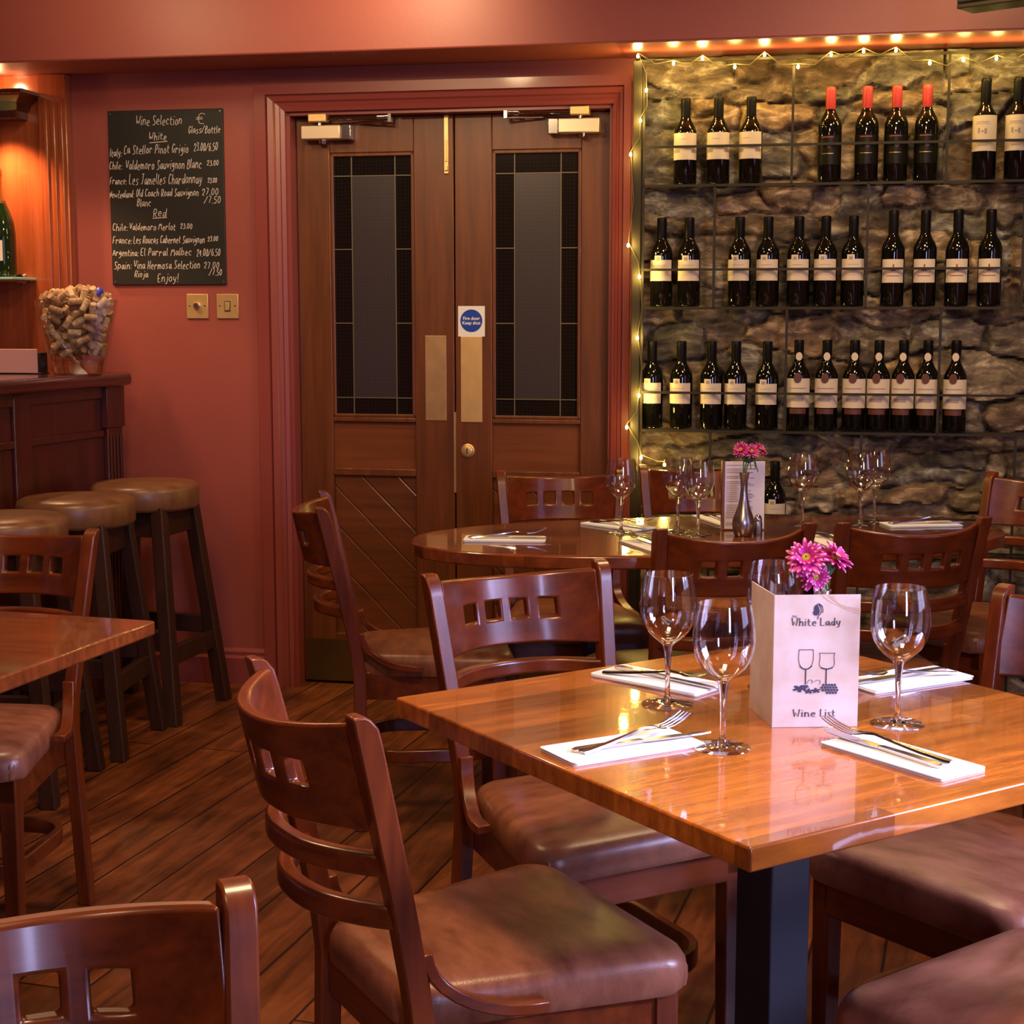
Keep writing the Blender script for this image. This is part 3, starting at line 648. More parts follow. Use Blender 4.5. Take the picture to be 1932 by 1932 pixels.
# local +y is to the right of walking direction? choose sign so that +y points to the customer side
sgn = 1 if (Matrix.Rotation(bang, 3, 'Z') @ Vector((0, 1, 0))).x > 0 else -1
def by(a, c): return (min(a*sgn, c*sgn), max(a*sgn, c*sgn))
MB().box(.0, 2.6, *by(-.62, 0), 1.072, 1.118).build('counter_top', M['bar_x'], bar, bevel=.016, seg=4)
MB().box(.01, 2.55, *by(-.60, -.055), 0, 1.072).build('carcass', M['bar'], bar, smooth=0)
b = MB(); b.box(.012, .125, *by(-.055, -.03), .93, 1.072)
b.box(.02, .115, *by(-.055, -.037), .10, .93).box(.012, .125, *by(-.055, -.028), 0, .10)
for q in range(4): b.box(.030+q*.021, .041+q*.021, *by(-.037, -.033), .14, .90)
b.build('pilaster', M['bar'], bar, bevel=.002)
b = MB(); b.box(.125, 2.5, *by(-.055, -.045), 1.03, 1.072).box(.125, 2.5, *by(-.055, -.045), .90, .925).box(.125, 2.5, *by(-.055, -.043), 0, .12)
for q in (.55, 1.15, 1.75): b.box(q, q+.09, *by(-.055, -.042), .0, 1.07)
b.build('front_rail', M['bar'], bar, bevel=.003)

# panelling behind the bar on the back wall
o = on_wall(MB().box(-2.4, -.775, -.02, -.0005, 0, 2.1445), 'bar_panelling', M['panel'], smooth=0); struct(o); o.name = 'trim_5'
b = MB().box(-.775, -.668, -.045, -.0005, 0, 2.144)
for q in range(3): b.box(-.757+q*.029, -.740+q*.029, -.050, -.044, 1.0, 2.06)
o = on_wall(b, 'trim_6', M['panel'], bevel=.003); struct(o)

# moulded wooden wall light / bracket
sc = thing('wall_light', 'dark moulded wooden up and down wall light on the bar panelling', 'lamp', wp(-.897, .021, 2.035), WROT)
rings = []
for (z, hw, dp) in ((-.045, .072, .085), (-.018, .072, .085), (-.014, .08, .092), (.006, .088, .108), (.026, .112, .132), (.032, .13, .15), (.046, .13, .15)):
    rings.append([(-hw, 0, z), (hw, 0, z), (hw, -dp, z), (-hw, -dp, z)])
MB().loft(rings).build('housing', M['bar'], sc, smooth=25, bevel=.002)
l = D.lights.new('uplight', 'POINT'); l.energy = 1.6; l.color = WARM2; l.shadow_soft_size = .02
o = D.objects.new('uplight', l); COL.objects.link(o); o.parent = sc; o.location = (0, -.09, .075)
l = D.lights.new('downlight', 'SPOT'); l.energy = 34; l.color = WARM2; l.shadow_soft_size = .02; l.spot_size = rad(120); l.spot_blend = .8
o = D.objects.new('downlight', l); COL.objects.link(o); o.parent = sc; o.location = (0, -.11, -.06)

# glass shelf with clips, bottle of sparkling wine
sh = thing('glass_shelf', 'green-edged glass shelf held by chrome clip on the bar panelling', 'shelf', wp(-1.03, .021, 1.440), WROT)
MB().box(-.5, .215, -.17, -.001, -.004, .004).build('glass_panel', M['shelf_glass'], sh, bevel=.001)
for u in (.165, -.4):
    MB().lathe([(.021, 0), (.021, .012), (.016, .018), (.016, .03), (.001, .032)], 18, Matrix.Translation((u, 0, 0)) @ Matrix.Rotation(PI/2, 4, 'X')).build('clip', M['steel'], sh)
ch = thing('sparkling_wine_bottle', 'green sparkling wine bottle with gold foil neck on the glass shelf', 'bottle', wp(-.900, .122, 1.4452), WROT)
MB().lathe([(.001, .006), (.045, 0), (.055, .004), (.058, .02), (.058, .15), (.054, .185), (.042, .225), (.028, .258), (.021, .285), (.0175, .31), (.0175, .372), (.001, .373)], 32).build('body', M['green_bottle'], ch)
MB().lathe([(.0285, .258), (.0216, .285), (.0185, .31), (.0185, .345), (.0205, .348), (.0205, .36), (.019, .376), (.014, .382), (.001, .383)], 24).build('foil', M['gold'], ch)
MB().lathe([(.0305, .252), (.0275, .262)], 24).build('neck_band', M['seal'], ch)
def patch(r, z0, z1, a0, a1, n=14):
    b = MB(); ring = []
    for zz in (z0, z1):
        ring.append([(r*math.sin(rad(a0+(a1-a0)*i/n)), -r*math.cos(rad(a0+(a1-a0)*i/n)), zz) for i in range(n+1)])
    for rr in ring[1:]: pass
    inner = [[(x*.985, y*.985, zz) for x, y, zz in rg] for rg in ring]
    loop = [ring[0], ring[1], inner[1], inner[0]]
    b.loft(loop, closed=False, loop=True); return b
lb = patch(.0588, .055, .125, -62, 40).build('label', M['label'], ch)
patch(.0592, .09, .0925, -40, 20).build('print', M['label_grey'], lb); 
# drinks menu card stack at the left edge on the bar
vb = Vector((-1.79, 5.28, 1.1185))
t = thing('card_holder', 'pale pink menu cards in a holder on the bar beside the cork vase', 'menu holder', (-1.70, 5.30, 1.1188), rad(-8))
for k in range(3): MB().box(-.22, .12-.006*k, .012*k, .012*k+.006, 0, .082).build('card', M['pink_card'], t, smooth=0, bevel=.001)
MB().box(-.22, .135, -.004, .06, 0, .004).box(.122, .130, .0, .055, 0, .07).build('stand', M['tv'], t, bevel=.001)

# cork vase
VC = Vector((-1.455, 5.33, 1.1188)); vrot = rad(12)
va = thing('glass_vase', 'clear square flared glass vase full of wine corks on the bar', 'vase', VC, vrot)
def sq(h, z, r=.018): return [(x, y, z) for x, y in rrect(-h, h, -h, h, r, 4)]
VH = .245
def vh(z): return .078+(.132-.078)*(z/VH)**.85
b = MB(); outer = [sq(vh(VH*k/8), VH*k/8) for k in range(9)]; inner = [sq(vh(z)-.005, z, .015) for z in [VH-.0001-(VH-.045)*k/7 for k in range(8)]]
b.loft(outer+inner); b.build('vessel', M['vase_glass'], va, smooth=50)
b = MB().loft([sq(.074, .004), sq(.0835, .043)]); b.build('thick_base', M['glass_solid'], va, smooth=50)
random.seed(11)
ck = MB().lathe([(.0001, -.0215), (.0098, -.0215), (.0108, -.0205), (.0110, 0), (.0108, .0205), (.0098, .0215), (.0001, .0215)], 12)
cork0 = ck.build('wine_cork', M['cork']); tag(cork0, 'used wine cork among the corks heaped in the square glass vase', 'cork', 'corks in the glass vase')
import numpy as np
placed = []
def segd(p1, d1, P, Dd):
    # sampled distance between segment (p1 +- d1) and all placed segments
    s = np.array([-1, -.5, 0, .5, 1.])
    a = p1+s[:, None]*d1; q = P[:, None, :]+s[None, :, None]*Dd[:, None, :]
    return np.min(np.linalg.norm(q[:, :, None, :]-a[None, None], axis=-1), axis=(1, 2))
PP = np.zeros((0, 3)); DD = np.zeros((0, 3)); tries = 0; rng = np.random.default_rng(3)
while len(PP) < 185 and tries < 24000:
    tries += 1
    z = .064+rng.random()*(.225) if len(PP) < 175 else .245+rng.random()*.03
    lim = (vh(min(z, VH))-.018) if z < VH else .10-(z-VH)*1.6
    p = np.array([rng.uniform(-lim, lim), rng.uniform(-lim, lim), z])
    if tries % 2:   # favour the glass faces, where they are seen
        kk = rng.integers(3); p[1 if kk < 2 else 0] = -lim if kk < 2 else lim
    d = rng.normal(size=3)*[1, 1, .6]; d /= np.linalg.norm(d); d *= .0125
    e1, e2 = p+d*1.7, p-d*1.7; ok = True
    for e in (e1, e2):
        l2 = (vh(min(max(e[2], 0), VH))-.0175) if e[2] < VH else .115
        if abs(e[0]) > l2 or abs(e[1]) > l2 or e[2] < .058 or e[2] > .29: ok = False
    if not ok: continue
    if len(PP) and segd(p, d, PP, DD).min() < .0205: continue
    PP = np.vstack([PP, p]); DD = np.vstack([DD, d])
VM = Matrix.Translation(VC) @ Matrix.Rotation(vrot, 4, 'Z')
order = np.argsort(-PP[:, 2])
for i in range(len(PP)):
    c = cork0 if i == 0 else cork0.copy()
    if i: COL.objects.link(c)
    q = Vector(DD[i]).normalized().to_track_quat('Z', 'X')
    c.matrix_world = VM @ Matrix.Translation(PP[i]) @ q.to_matrix().to_4x4()
c = MB().lathe([(.0001, -.012), (.012, -.012), (.0125, .008), (.009, .013), (.0001, .014)], 14).build('bottle_stopper', M['blue'])
c.matrix_world = VM @ Matrix.Translation((.075, -.06, .272)) @ Matrix.Rotation(.8, 4, 'Y')
tag(c, 'small blue plastic stopper on top of the corks in the vase', 'stopper')

# ------------------------------------------------------------------ bar stools
def make_stool():
    t = thing('bar_stool', 'x', 'stool')
    MB().lathe([(.001, .682), (.158, .682), (.170, .685), (.176, .695), (.178, .745), (.173, .758), (.157, .767), (.10, .772), (.001, .774)], 40).build('seat', M['leather_stool'], t, smooth=60)
    b = MB()
    for a in (0, 90, 180, 270): b.box(-.115, .115, .098, .118, .60, .683, Matrix.Rotation(rad(a), 4, 'Z'))
    b.build('seat_frame', M['dark_z'], t, smooth=0, bevel=.002)
    for sx in (-1, 1):
        for sy in (-1, 1):
            def rg(z):
                k = 1-z/.70; c = .108+.072*k; hw = .022
                return [(sx*c+dx*hw, sy*c+dy*hw, z) for dx, dy in ((-1, -1), (1, -1), (1, 1), (-1, 1))]
            MB().loft([rg(0), rg(.35), rg(.70)]).build('leg', M['dark_z'], t, smooth=0, bevel=.004)
    for a, zz in ((0, .27), (90, .22), (180, .27), (270, .22)):
        c = .108+.072*(1-zz/.7)
        MB().box(-c, c, c-.012, c+.012, zz-.03, zz+.03, Matrix.Rotation(rad(a), 4, 'Z')).build('foot_rail', M['dark_z'], t, smooth=0, bevel=.003)
    return t
st = make_stool()
for i, (x, y, a, lb) in enumerate(((-1.214, 5.19, -16, 'backless leather bar stool nearest the red wall and door'), (-1.325, 4.765, -6, 'backless leather bar stool in the middle of the row of three at the bar'), (-1.405, 4.31, -5, 'backless leather bar stool cut off by the left edge, nearest the left table'))):
    o = st if i == 0 else dup(st)
    o.location = (x, y, 0); o.rotation_euler = (0, 0, rad(a)); o['label'] = lb; o['group'] = 'leather stools at the bar'

# ------------------------------------------------------------------ chairs
def make_chair():
    t = thing('dining_chair', 'x', 'chair')
    def px_(z): return .158+.028*(z-.45)/.39 if z > .45 else .158+.026*(1-z/.45)
    def yb(z): return -.19 if z < .42 else -.19-.090*((z-.42)/.42)**1.1
    for s in (-1, 1):
        rings = []
        for z in (0, .2, .40, .47, .56, .65, .74, .80, .822, .834, .840):
            y = yb(z); x = s*px_(z); hw = .0145; hd = .0165
            front = {.822: -.001, .834: -.008, .840: -.018}.get(z, 0)
            rings.append([(x-hw, y-hd, z), (x+hw, y-hd, z), (x+hw, y+hd+front, z), (x-hw, y+hd+front, z)])
        MB().loft(rings).build('rear_leg', M['chair_z'], t, smooth=35, bevel=.003)
        lg = MB(); x = s*.183
        lg.loft([[(x+dx*h, .165+dy*h, z) for dx, dy in ((-1, -1), (1, -1), (1, 1), (-1, 1))] for z, h in ((0, .0145), (.35, .018), (.40, .018))])
        lg.build('front_leg', M['chair_z'], t, smooth=0, bevel=.003)
        # curved bracket from the post down to the side of the seat
        path = []
        for k in range(9):
            a = PI/2*k/8; path.append((-.186+.125*(1-math.cos(a)), .512-.085*math.sin(a)))
        path.append((-.03, .424)); r2 = []
        for i, (y, z) in enumerate(path):
            p0 = path[max(i-1, 0)]; p1 = path[min(i+1, len(path)-1)]; ty, tz = p1[0]-p0[0], p1[1]-p0[1]; ln = math.hypot(ty, tz); ny, nz = -tz/ln, ty/ln
            xo = .161+.040*min(1, (y+.186)/.12); h = .008
            r2.append([(s*(xo-.013), y-ny*h, z-nz*h), (s*(xo+.013), y-ny*h, z-nz*h), (s*(xo+.013), y+ny*h, z+nz*h), (s*(xo-.013), y+ny*h, z+nz*h)])
        MB().loft(r2).build('corner_bracket', M['chair_y'], t, smooth=35, bevel=.002)
    # curved top slat with four square holes
    hs = .0168; hc = [-.0855, -.0285, .0285, .0855]; X = []
    edges = sorted([-.168, .168]+[c-hs for c in hc]+[c+hs for c in hc])
    for a, c in zip(edges, edges[1:]):
        n = 5 if (abs(a) > .12 or abs(c) > .12) else 3
        X += [a+(c-a)*k/n for k in range(n)]
    X.append(.168)
    zr = [.682, .731, .731+2*hs+.002, .826]
    def bulge(x): return -.080*(1-abs(x/.168)**2.2)
    def P(x, j, side):
        z = zr[j]
        if j == 3: z -= .014*(1-(x/.168)**2)
        return (x, yb(z)+bulge(x)+(.010 if side else -.010), z)
    nx = len(X); v = []; fcs = []
    for side in (0, 1):
        for j in range(4):
            for x in X: v.append(P(x, j, side))
    def id_(i, j, s): return s*4*nx+j*nx+i
    def hole(i, j):
        if i < 0 or i >= nx-1 or j < 0 or j > 2: return True
        xm = (X[i]+X[i+1])/2; return j == 1 and any(abs(xm-c) < hs for c in hc)
    for j in range(3):
        for i in range(nx-1):
            if hole(i, j): continue
            for s2 in (0, 1): fcs.append((id_(i, j, s2), id_(i+1, j, s2), id_(i+1, j+1, s2), id_(i, j+1, s2)))
            if hole(i-1, j): fcs.append((id_(i, j, 0), id_(i, j+1, 0), id_(i, j+1, 1), id_(i, j, 1)))
            if hole(i+1, j): fcs.append((id_(i+1, j, 0), id_(i+1, j+1, 0), id_(i+1, j+1, 1), id_(i+1, j, 1)))
            if hole(i, j-1): fcs.append((id_(i, j, 0), id_(i+1, j, 0), id_(i+1, j, 1), id_(i, j, 1)))
            if hole(i, j+1): fcs.append((id_(i, j+1, 0), id_(i+1, j+1, 0), id_(i+1, j+1, 1), id_(i, j+1, 1)))
    mb = MB(); mb.v = v; mb.f = fcs; mb.build('back_slat', M['chair_x'], t, smooth=35, bevel=.005, seg=3)
    for zc, hh in ((.637, .030), (.566, .032)):
        b = MB(); b.rbar([(x, yb(zc)+bulge(x)*1.0, zc) for x in [-.166+.332*k/16 for k in range(17)]], .024, hh); b.build('back_rail', M['chair_x'], t, smooth=35, bevel=.006, seg=3)
    # seat frame
    b = MB()
    def hw(y): return .148+(.200-.148)*(y+.19)/.37
    b.loft([[(-hw(-.19), -.195, z), (hw(-.19), -.195, z), (hw(.18), .183, z), (-hw(.18), .183, z)] for z in (.335, .408)])
    b.build('seat_frame', M['chair_x'], t, smooth=0, bevel=.003)
    # cushion
    def outline(sc, z, crown=0):
        base = rrect(-1, 1, -.205, .21, .055, 6); out = []
        cy = .0
        for x, y in rrect(-.2, .2, -.208, .208, .05, 7):
            q = max(0, min(1, (y+.208)/.416)); k = (.139+.077*(1-(1-q)**1.7))/.2
            out.append((x*k*sc, cy+(y-cy)*sc, z))
        return out
    L = [(.985, .398), (1.0, .405), (1.008, .42), (1.0, .437), (.97, .449), (.92, .456), (.8, .461), (.6, .464), (.3, .466), (.05, .467)]
    MB().loft([outline(s2, z) for s2, z in L]).build('seat', M['leather'], t, smooth=60)
    for s in (-1, 1):
        MB().lathe([(.001, -.012), (.008, -.01), (.010, 0), (.010, .016), (.007, .023), (.001, .025)], 12, Matrix.Translation((s*.195, .189, .413))).build('corner_pleat', M['leather'], t)
    # bentwood ring stretcher
    pr = rrect(-.160, .160, -.172, .150, .085, 7); pr = [(x, y, .185) for x, y in pr]; pr.append(pr[0])
    MB().rbar(pr, .018, .034).build('ring_stretcher', M['chair_x'], t, smooth=35, bevel=.003)
    return t
chair0 = make_chair(); used = []
def place_chair(cx, cy, fx, fy, label, group):
    """cx,cy = middle of the two post tops; (fx,fy) facing"""
    f = Vector((fx, fy)).normalized(); rz = math.atan2(f.y, f.x)-PI/2
    loc = (cx+f.x*.275, cy+f.y*.275, 0)
    o = dup(chair0) if used else chair0
    used.append(1); o.location = loc; o.rotation_euler = (0, 0, rz); o['label'] = label; o['group'] = group
G1 = 'chairs around the front table'; G2 = 'chairs around the oval table'
place_chair(-.268, 2.036, .88, .475, 'wooden chair seen from behind in the left foreground beside the front table', G1)
place_chair(.014, 2.985, .47, -.88, 'wooden chair facing us at the far left of the front table, slat shining pink', G1)
place_chair(.988, 2.64, -.805, -.593, 'wooden chair at the right edge of the photo, upright behind the right place setting', G1)
place_chair(.86, 1.68, -.59, .80, 'wooden chair at the bottom right corner, only its pinkish leather seat in view', G1)
place_chair(-.490, 4.108, .985, .10, 'wooden chair seen side-on at the left end of the oval table, before the door', G2)
place_chair(.150, 4.84, .07, -1, 'wooden chair behind the oval table in front of the right door leaf', G2)
place_chair(.605, 5.012, .0, -1, 'dark wooden chair behind the oval table left of the standing menu', G2)
place_chair(.511, 3.59, -.28, .96, 'wooden chair with its back to us, left of the pair behind the wine list', G2)
place_chair(.947, 3.695, -.27, .96, 'dark wooden chair with its back to us behind the rightmost wine glass', G2)
place_chair(1.56, 4.64, -.85, -.53, 'wooden chair by the stone wall at the right end of the oval table', G2)
place_chair(-1.13, 3.535, -.13, -.99, 'wooden chair facing the camera behind the left table, near the bar stools', 'chairs at the left side')
place_chair(-.40, 1.215, .45, -.89, 'wooden chair in the bottom left corner, only its holed back in view', 'chairs at the left side')

# ------------------------------------------------------------------ tables
def pedestal(t, h, w=.0375, base=.2):
    MB().box(-w, w, -w, w, .035, h).build('column', M['black'], t, smooth=0, bevel=.003)
    b = MB(); q4 = Matrix.Rotation(PI/4, 4, 'Z'); b.box(-base, base, -.035, .035, .006, .036, q4).box(-.035, .035, -base, base, .006, .036, q4)
    b.build('base', M['black'], t, bevel=.006)
    b = MB().box(-.14, .14, -.025, .025, h-.012, h).box(-.025, .025, -.14, .14, h-.012, h); b.build('top_plate', M['black'], t, smooth=0)
A = Vector((.679, .436)).normalized(); ang = math.atan2(A.y, A.x)
t = thing('square_table', 'square varnished wooden table in front with wine list and four place settings', 'table', (.378, 2.200, 0), ang)
MB().box(-.40, .40, -.40, .40, .721, .75).build('tabletop', M['table'], t, bevel=.003)
pedestal(t, .721)
t = thing('square_table', 'bare square wooden table cut off by the left edge of the photo', 'table', (-1.169+.0, 2.65, 0), math.atan2(.293, -.956))
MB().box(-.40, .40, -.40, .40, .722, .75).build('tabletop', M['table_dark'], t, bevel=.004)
pedestal(t, .722)
OA = rad(10); OC = Vector((.525, 4.085))
t = thing('oval_table', 'long dark oval table before the stone wall and wine rack', 'table', (*OC, 0), OA)
poly = []
for k in range(72):
    a = 2*PI*k/72; ca, sa = math.cos(a), math.sin(a); e = 2/2.25
    poly.append((.79*math.copysign(abs(ca)**e, ca), .350*math.copysign(abs(sa)**e, sa)))
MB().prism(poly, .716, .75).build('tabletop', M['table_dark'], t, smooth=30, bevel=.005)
for cx2, cy2 in ((-.28, .125), (.28, .10)):
    MB().box(cx2-.035, cx2+.035, cy2-.035, cy2+.035, .03, .716).build('column', M['black'], t, smooth=0, bevel=.003)
    MB().box(cx2-.09, cx2+.09, cy2-.07, cy2+.07, 0, .03).build('base', M['black'], t, bevel=.006)

# ------------------------------------------------------------------ wine glasses
def make_glass():
    t = thing('wine_glass', 'x', 'wine glass')
    outer = [(.0065, .088), (.012, .0935), (.021, .1005), (.030, .1095), (.0365, .1205), (.0402, .134), (.0416, .146), (.0410, .159), (.0391, .175), (.0372, .185), (.0350, .195)]
    inner = [(r-.0009, z) for r, z in outer[::-1][:-2]]+[(.010, .0950), (.0005, .0937)]
    MB().lathe(outer+inner, 36).build('bowl', M['glass'], t, smooth=70)
    MB().lathe([(.0005, .0935), (.008, .0925), (.0075, .088), (.0052, .075), (.004, .055), (.0036, .03), (.0042, .014), (.007, .0065), (.012, .0042)], 16, cap0=True, cap1=True).build('stem', M['glass_solid'], t, smooth=70)
    MB().lathe([(.001, .005), (.010, .0048), (.025, .003), (.0375, .0016), (.038, .0008), (.0365, .0), (.001, .0)], 36).build('foot', M['glass'], t, smooth=50)
    return t
g0 = make_glass(); GLS = [(.229, 2.275, 'wine glass behind the nearest left glass on the front table', 0), (.279, 2.040, 'wine glass nearest the camera, left of the wine list', 0), (.540, 2.160, 'wine glass on the front table right of the wine list', 0), (.400, 2.378, 'wine glass half hidden behind the wine list and flowers', 0),
 (.285, 4.09, 'leftmost wine glass on the oval table, before the door frame', 1), (.436, 4.12, 'left wine glass of the touching pair left of the vase on the oval table', 1), (.480, 4.04, 'right wine glass of the touching pair left of the vase on the oval table', 1), (.786, 4.24, 'wine glass right of the dark bottle behind the oval table', 1), (.945, 4.25, 'nearer wine glass of the overlapping pair at right on the oval table', 1), (1.00, 4.325, 'farther wine glass of the overlapping pair at right on the oval table', 1)]
for i, (x, y, lb, q) in enumerate(GLS):
    o = g0 if i == 0 else dup(g0)
    o.location = (x, y, .7505); o.rotation_euler = (0, 0, i*.7); o['label'] = lb; o['group'] = 'wine glasses on the oval table' if q else 'wine glasses on the front table'

# ------------------------------------------------------------------ napkins and cutlery (local x = long axis)
def make_napkin():
    b = MB()
    for k, (dx, dy) in enumerate(((0, 0), (.002, -.001), (-.001, .001))):
        b.loft([[(x, y, z) for x, y in rrect(-.102+dx, .102+dx, -.044+dy, .044+dy, .006, 3)] for z in (.0018*k, .0018*k+.0014)])
    o = b.build('napkin', M['napkin'], smooth=30); return o
def make_fork():
    b = MB(); pts = []
    prof = [(-.095, .0005, .0048, .0012), (-.085, .0005, .0062, .0012), (-.05, .001, .0048, .0016), (-.01, .004, .0028, .0016), (.02, .0075, .0026, .0014), (.034, .006, .006, .001), (.044, .0035, .0112, .0008), (.052, .0025, .0122, .0008)]
    b.loft([[(x, -w, z), (x, w, z), (x, w*.8, z+2*h), (x, -w*.8, z+2*h)] for x, z, w, h in prof])
    for q in (-.0098, -.0033, .0033, .0098):
        b.loft([[(x, q*s-w, z), (x, q*s+w, z), (x, q*s+w, z+.0014), (x, q*s-w, z+.0014)] for x, z, w, s in ((.050, .0026, .0022, 1), (.065, .0030, .0019, 1), (.085, .0070, .0016, .98), (.100, .0125, .0009, .95))])
    return b.build('fork', M['steel'], smooth=50)
def make_knife():
    b = MB()
    b.loft([[(x, -w, z0), (x, w, z0), (x, w, z0+h), (x, -w, z0+h)] for x, w, z0, h in ((-.105, .004, .0003, .003), (-.098, .0068, 0, .0045), (-.05, .006, .0003, .005), (-.004, .0045, .0008, .0042), (.0, .0035, .001, .0035))])
    b.loft([[(x, y0, z0), (x, y1, z0), (x, y1, z0+.001), (x, y0, z0+.0022)] for x, y0, y1, z0 in ((-.001, -.0045, .0045, .0018), (.012, -.007, .0075, .0018), (.06, -.0075, .008, .0017), (.09, -.007, .0055, .0016), (.105, -.005, -.002, .0016))])
    return b.build('dinner_knife', M['steel'], smooth=30)
np0, fk0, kn0 = make_napkin(), make_fork(), make_knife(); first = [1]
def setting(x, y, ang, where, flip=1, cross=14, group='', sc=1, off=0):
    R2 = Matrix.Translation((x, y, .7504)) @ Matrix.Rotation(rad(ang), 4, 'Z')
    new = not first; 
    n = np0 if first else np0.copy(); k = kn0 if first else kn0.copy(); f2 = fk0 if first else fk0.copy()
    if not first: [COL.objects.link(q) for q in (n, k, f2)]
    first.clear()
    n.matrix_world = R2
    k.matrix_world = R2 @ Matrix.Translation((.012+off, -.006*flip, .0056)) @ Matrix.Rotation(rad(-cross*.25*flip), 4, 'Z')
    f2.matrix_world = R2 @ Matrix.Translation((.006+off, .004*flip, .0112)) @ Matrix.Rotation(rad(cross*flip), 4, 'Z') @ Matrix.Rotation(rad(-3), 4, 'Y')
    tag(n, 'folded white paper napkin '+where, 'napkin', 'napkins '+group); tag(k, 'steel dinner knife on the napkin '+where, 'knife', 'knives '+group); tag(f2, 'steel fork on the napkin '+where, 'fork', 'forks '+group)
gf = 'on the front table'; go = 'on the oval table'
setting(.147, 2.040, 29, 'nearest the left chair, left of the nearest glass', 1, 12, gf, off=.015)
setting(.228, 2.420, -42, 'at the far left of the front table', -1, -16, gf)
setting(.618, 2.425, 209, 'behind the right wine glass on the front table', 1, -10, gf)
setting(.505, 1.995, 125, 'in front of the wine list at the near right', -1, -8, gf, off=.02)
setting(-.018, 3.965, -4, 'at the left end of the oval table', 1, 10, go)
setting(.285, 4.215, -47, 'under the leftmost glass of the oval table', 1, 12, go)
setting(.345, 3.845, 110, 'half hidden by the left back-turned chair', 1, 10, go)
setting(.575, 4.34, -75, 'tucked behind the standing menu on the oval table', 1, 10, go)
setting(.80, 3.93, 100, 'between the two back-turned chairs on the oval table', 1, 10, go)
setting(1.108, 4.245, 8, 'at the right end of the oval table', 1, 8, go)

# ------------------------------------------------------------------ wine list card (three panels folded to a triangle)
P0, P1, P2 = Vector((.362, 2.145, 0)), Vector((.482, 2.151, 0)), Vector((.348, 2.258, 0))
wl = thing('wine_list', 'cream folded wine list card standing upright on the front table', 'menu', (P0.x, P0.y, .7505), math.atan2(P1.y-P0.y, P1.x-P0.x))
CW = (P1-P0).length; q2 = (Matrix.Rotation(-wl.rotation_euler.z, 3, 'Z') @ (P2-P0)); CHh = .187; tk = .0006
MB().box(0, CW, -tk, tk, 0, CHh).build('front_panel', M['card'], wl, smooth=0)
def slab(a, c, name):
    d = (Vector(c)-Vector(a)).normalized(); n2 = Vector((-d.y, d.x))*tk
    poly = [(a[0]+n2.x, a[1]+n2.y), (c[0]+n2.x, c[1]+n2.y), (c[0]-n2.x, c[1]-n2.y), (a[0]-n2.x, a[1]-n2.y)]
    MB().prism(poly, 0, CHh).build(name, M['card'], wl, smooth=0)
slab((0, .0012), (q2.x, q2.y), 'left_panel')
def cput(zx, zy): return ((zx-212)/595*CW, -tk-.0001, CHh-(zy-437)/918*CHh)
def cs(x, y): return (x, -tk-.0001, y)
def cx_(zx): return (zx-212)/595*CW
def cy_(zy): return CHh-(zy-437)/918*CHh
b = MB()
stroke_text(b, 'White', cx_(333), cx_(505), cy_(648), 50/918*CHh, cs, .0014, thick=1, serif=.55)
stroke_text(b, 'Lady', cx_(530), cx_(672), cy_(648), 50/918*CHh, cs, .0014, thick=1, serif=.55)
b.build('title_lettering', M['ink'], wl, smooth=0); b = MB()
stroke_text(b, 'Wine', cx_(355), cx_(515), cy_(1280), 48/918*CHh, cs, .0013, thick=1, serif=.55)
stroke_text(b, 'List', cx_(545), cx_(650), cy_(1280), 48/918*CHh, cs, .0013, thick=1, serif=.55)
b.build('lettering', M['ink'], wl, smooth=0)
b = MB(); stroke_text(b, 'THE', cx_(336), cx_(372), cy_(590), 12/918*CHh, cs, .0005); b.build('small_lettering', M['ink_soft'], wl, smooth=0)
def flat(mb, pts, th=.0004):
    mb.loft([[(p[0], p[1], p[2]) for p in pts], [(p[0], p[1]-th, p[2]) for p in pts]])
b = MB()   # head in profile with swept-back hair
flat(b, [cput(*p) for p in ((505, 502), (490, 512), (484, 530), (487, 545), (476, 560), (484, 566), (484, 574), (490, 577), (504, 580), (515, 575), (524, 560), (524, 540), (516, 520))])
for pts in ([(508, 500), (530, 520), (538, 548), (530, 570), (515, 585), (512, 605)], [(515, 500), (540, 516), (550, 540), (545, 560)], [(520, 498), (534, 506), (545, 520)]):
    ribbon(b, [cput(*p) for p in smooth_poly(pts)], .0009)
b.build('head_emblem', M['ink'], wl, smooth=0); b = MB()
# two wine glasses
for pts in ([(390, 815), (487, 815)], [(390, 815), (387, 860), (388, 900), (400, 930), (420, 946), (438, 950), (456, 946), (476, 930), (488, 900), (490, 860), (487, 815)], [(531, 840), (638, 840)], [(531, 840), (538, 870), (530, 905), (534, 930), (555, 948), (583, 952), (612, 948), (634, 930), (638, 905), (631, 870), (638, 840)]):
    ribbon(b, [cput(*p) for p in (smooth_poly(pts) if len(pts) > 2 else pts)], .0006)
for pts in ([(398, 930), (418, 947), (438, 952), (458, 947), (478, 930)], [(545, 942), (583, 954), (622, 942)]): ribbon(b, [cput(*p) for p in smooth_poly(pts)], .0016)
for xx, y0 in ((438, 950), (581, 952)): ribbon(b, [cput(xx, y0), cput(xx, 1055)], .0016)
b.build('glasses_drawing', M['ink'], wl, smooth=0); b = MB()
rr = random.Random(5)
for k in range(21):   # bunch of grapes
    row_ = (0, 0, 0, 0, 0, 1, 1, 1, 1, 1, 1, 2, 2, 2, 2, 2, 2, 3, 3, 3, 3)[k]; x = (562, 552, 560, 590)[row_]+20*(k-(0, 5, 11, 17)[row_]); yv = 1062+18*row_
    flat(b, [cput(x+9*math.cos(a*PI/4), yv+9*math.sin(a*PI/4)) for a in range(8)], .0004+.00004*k % .0003)
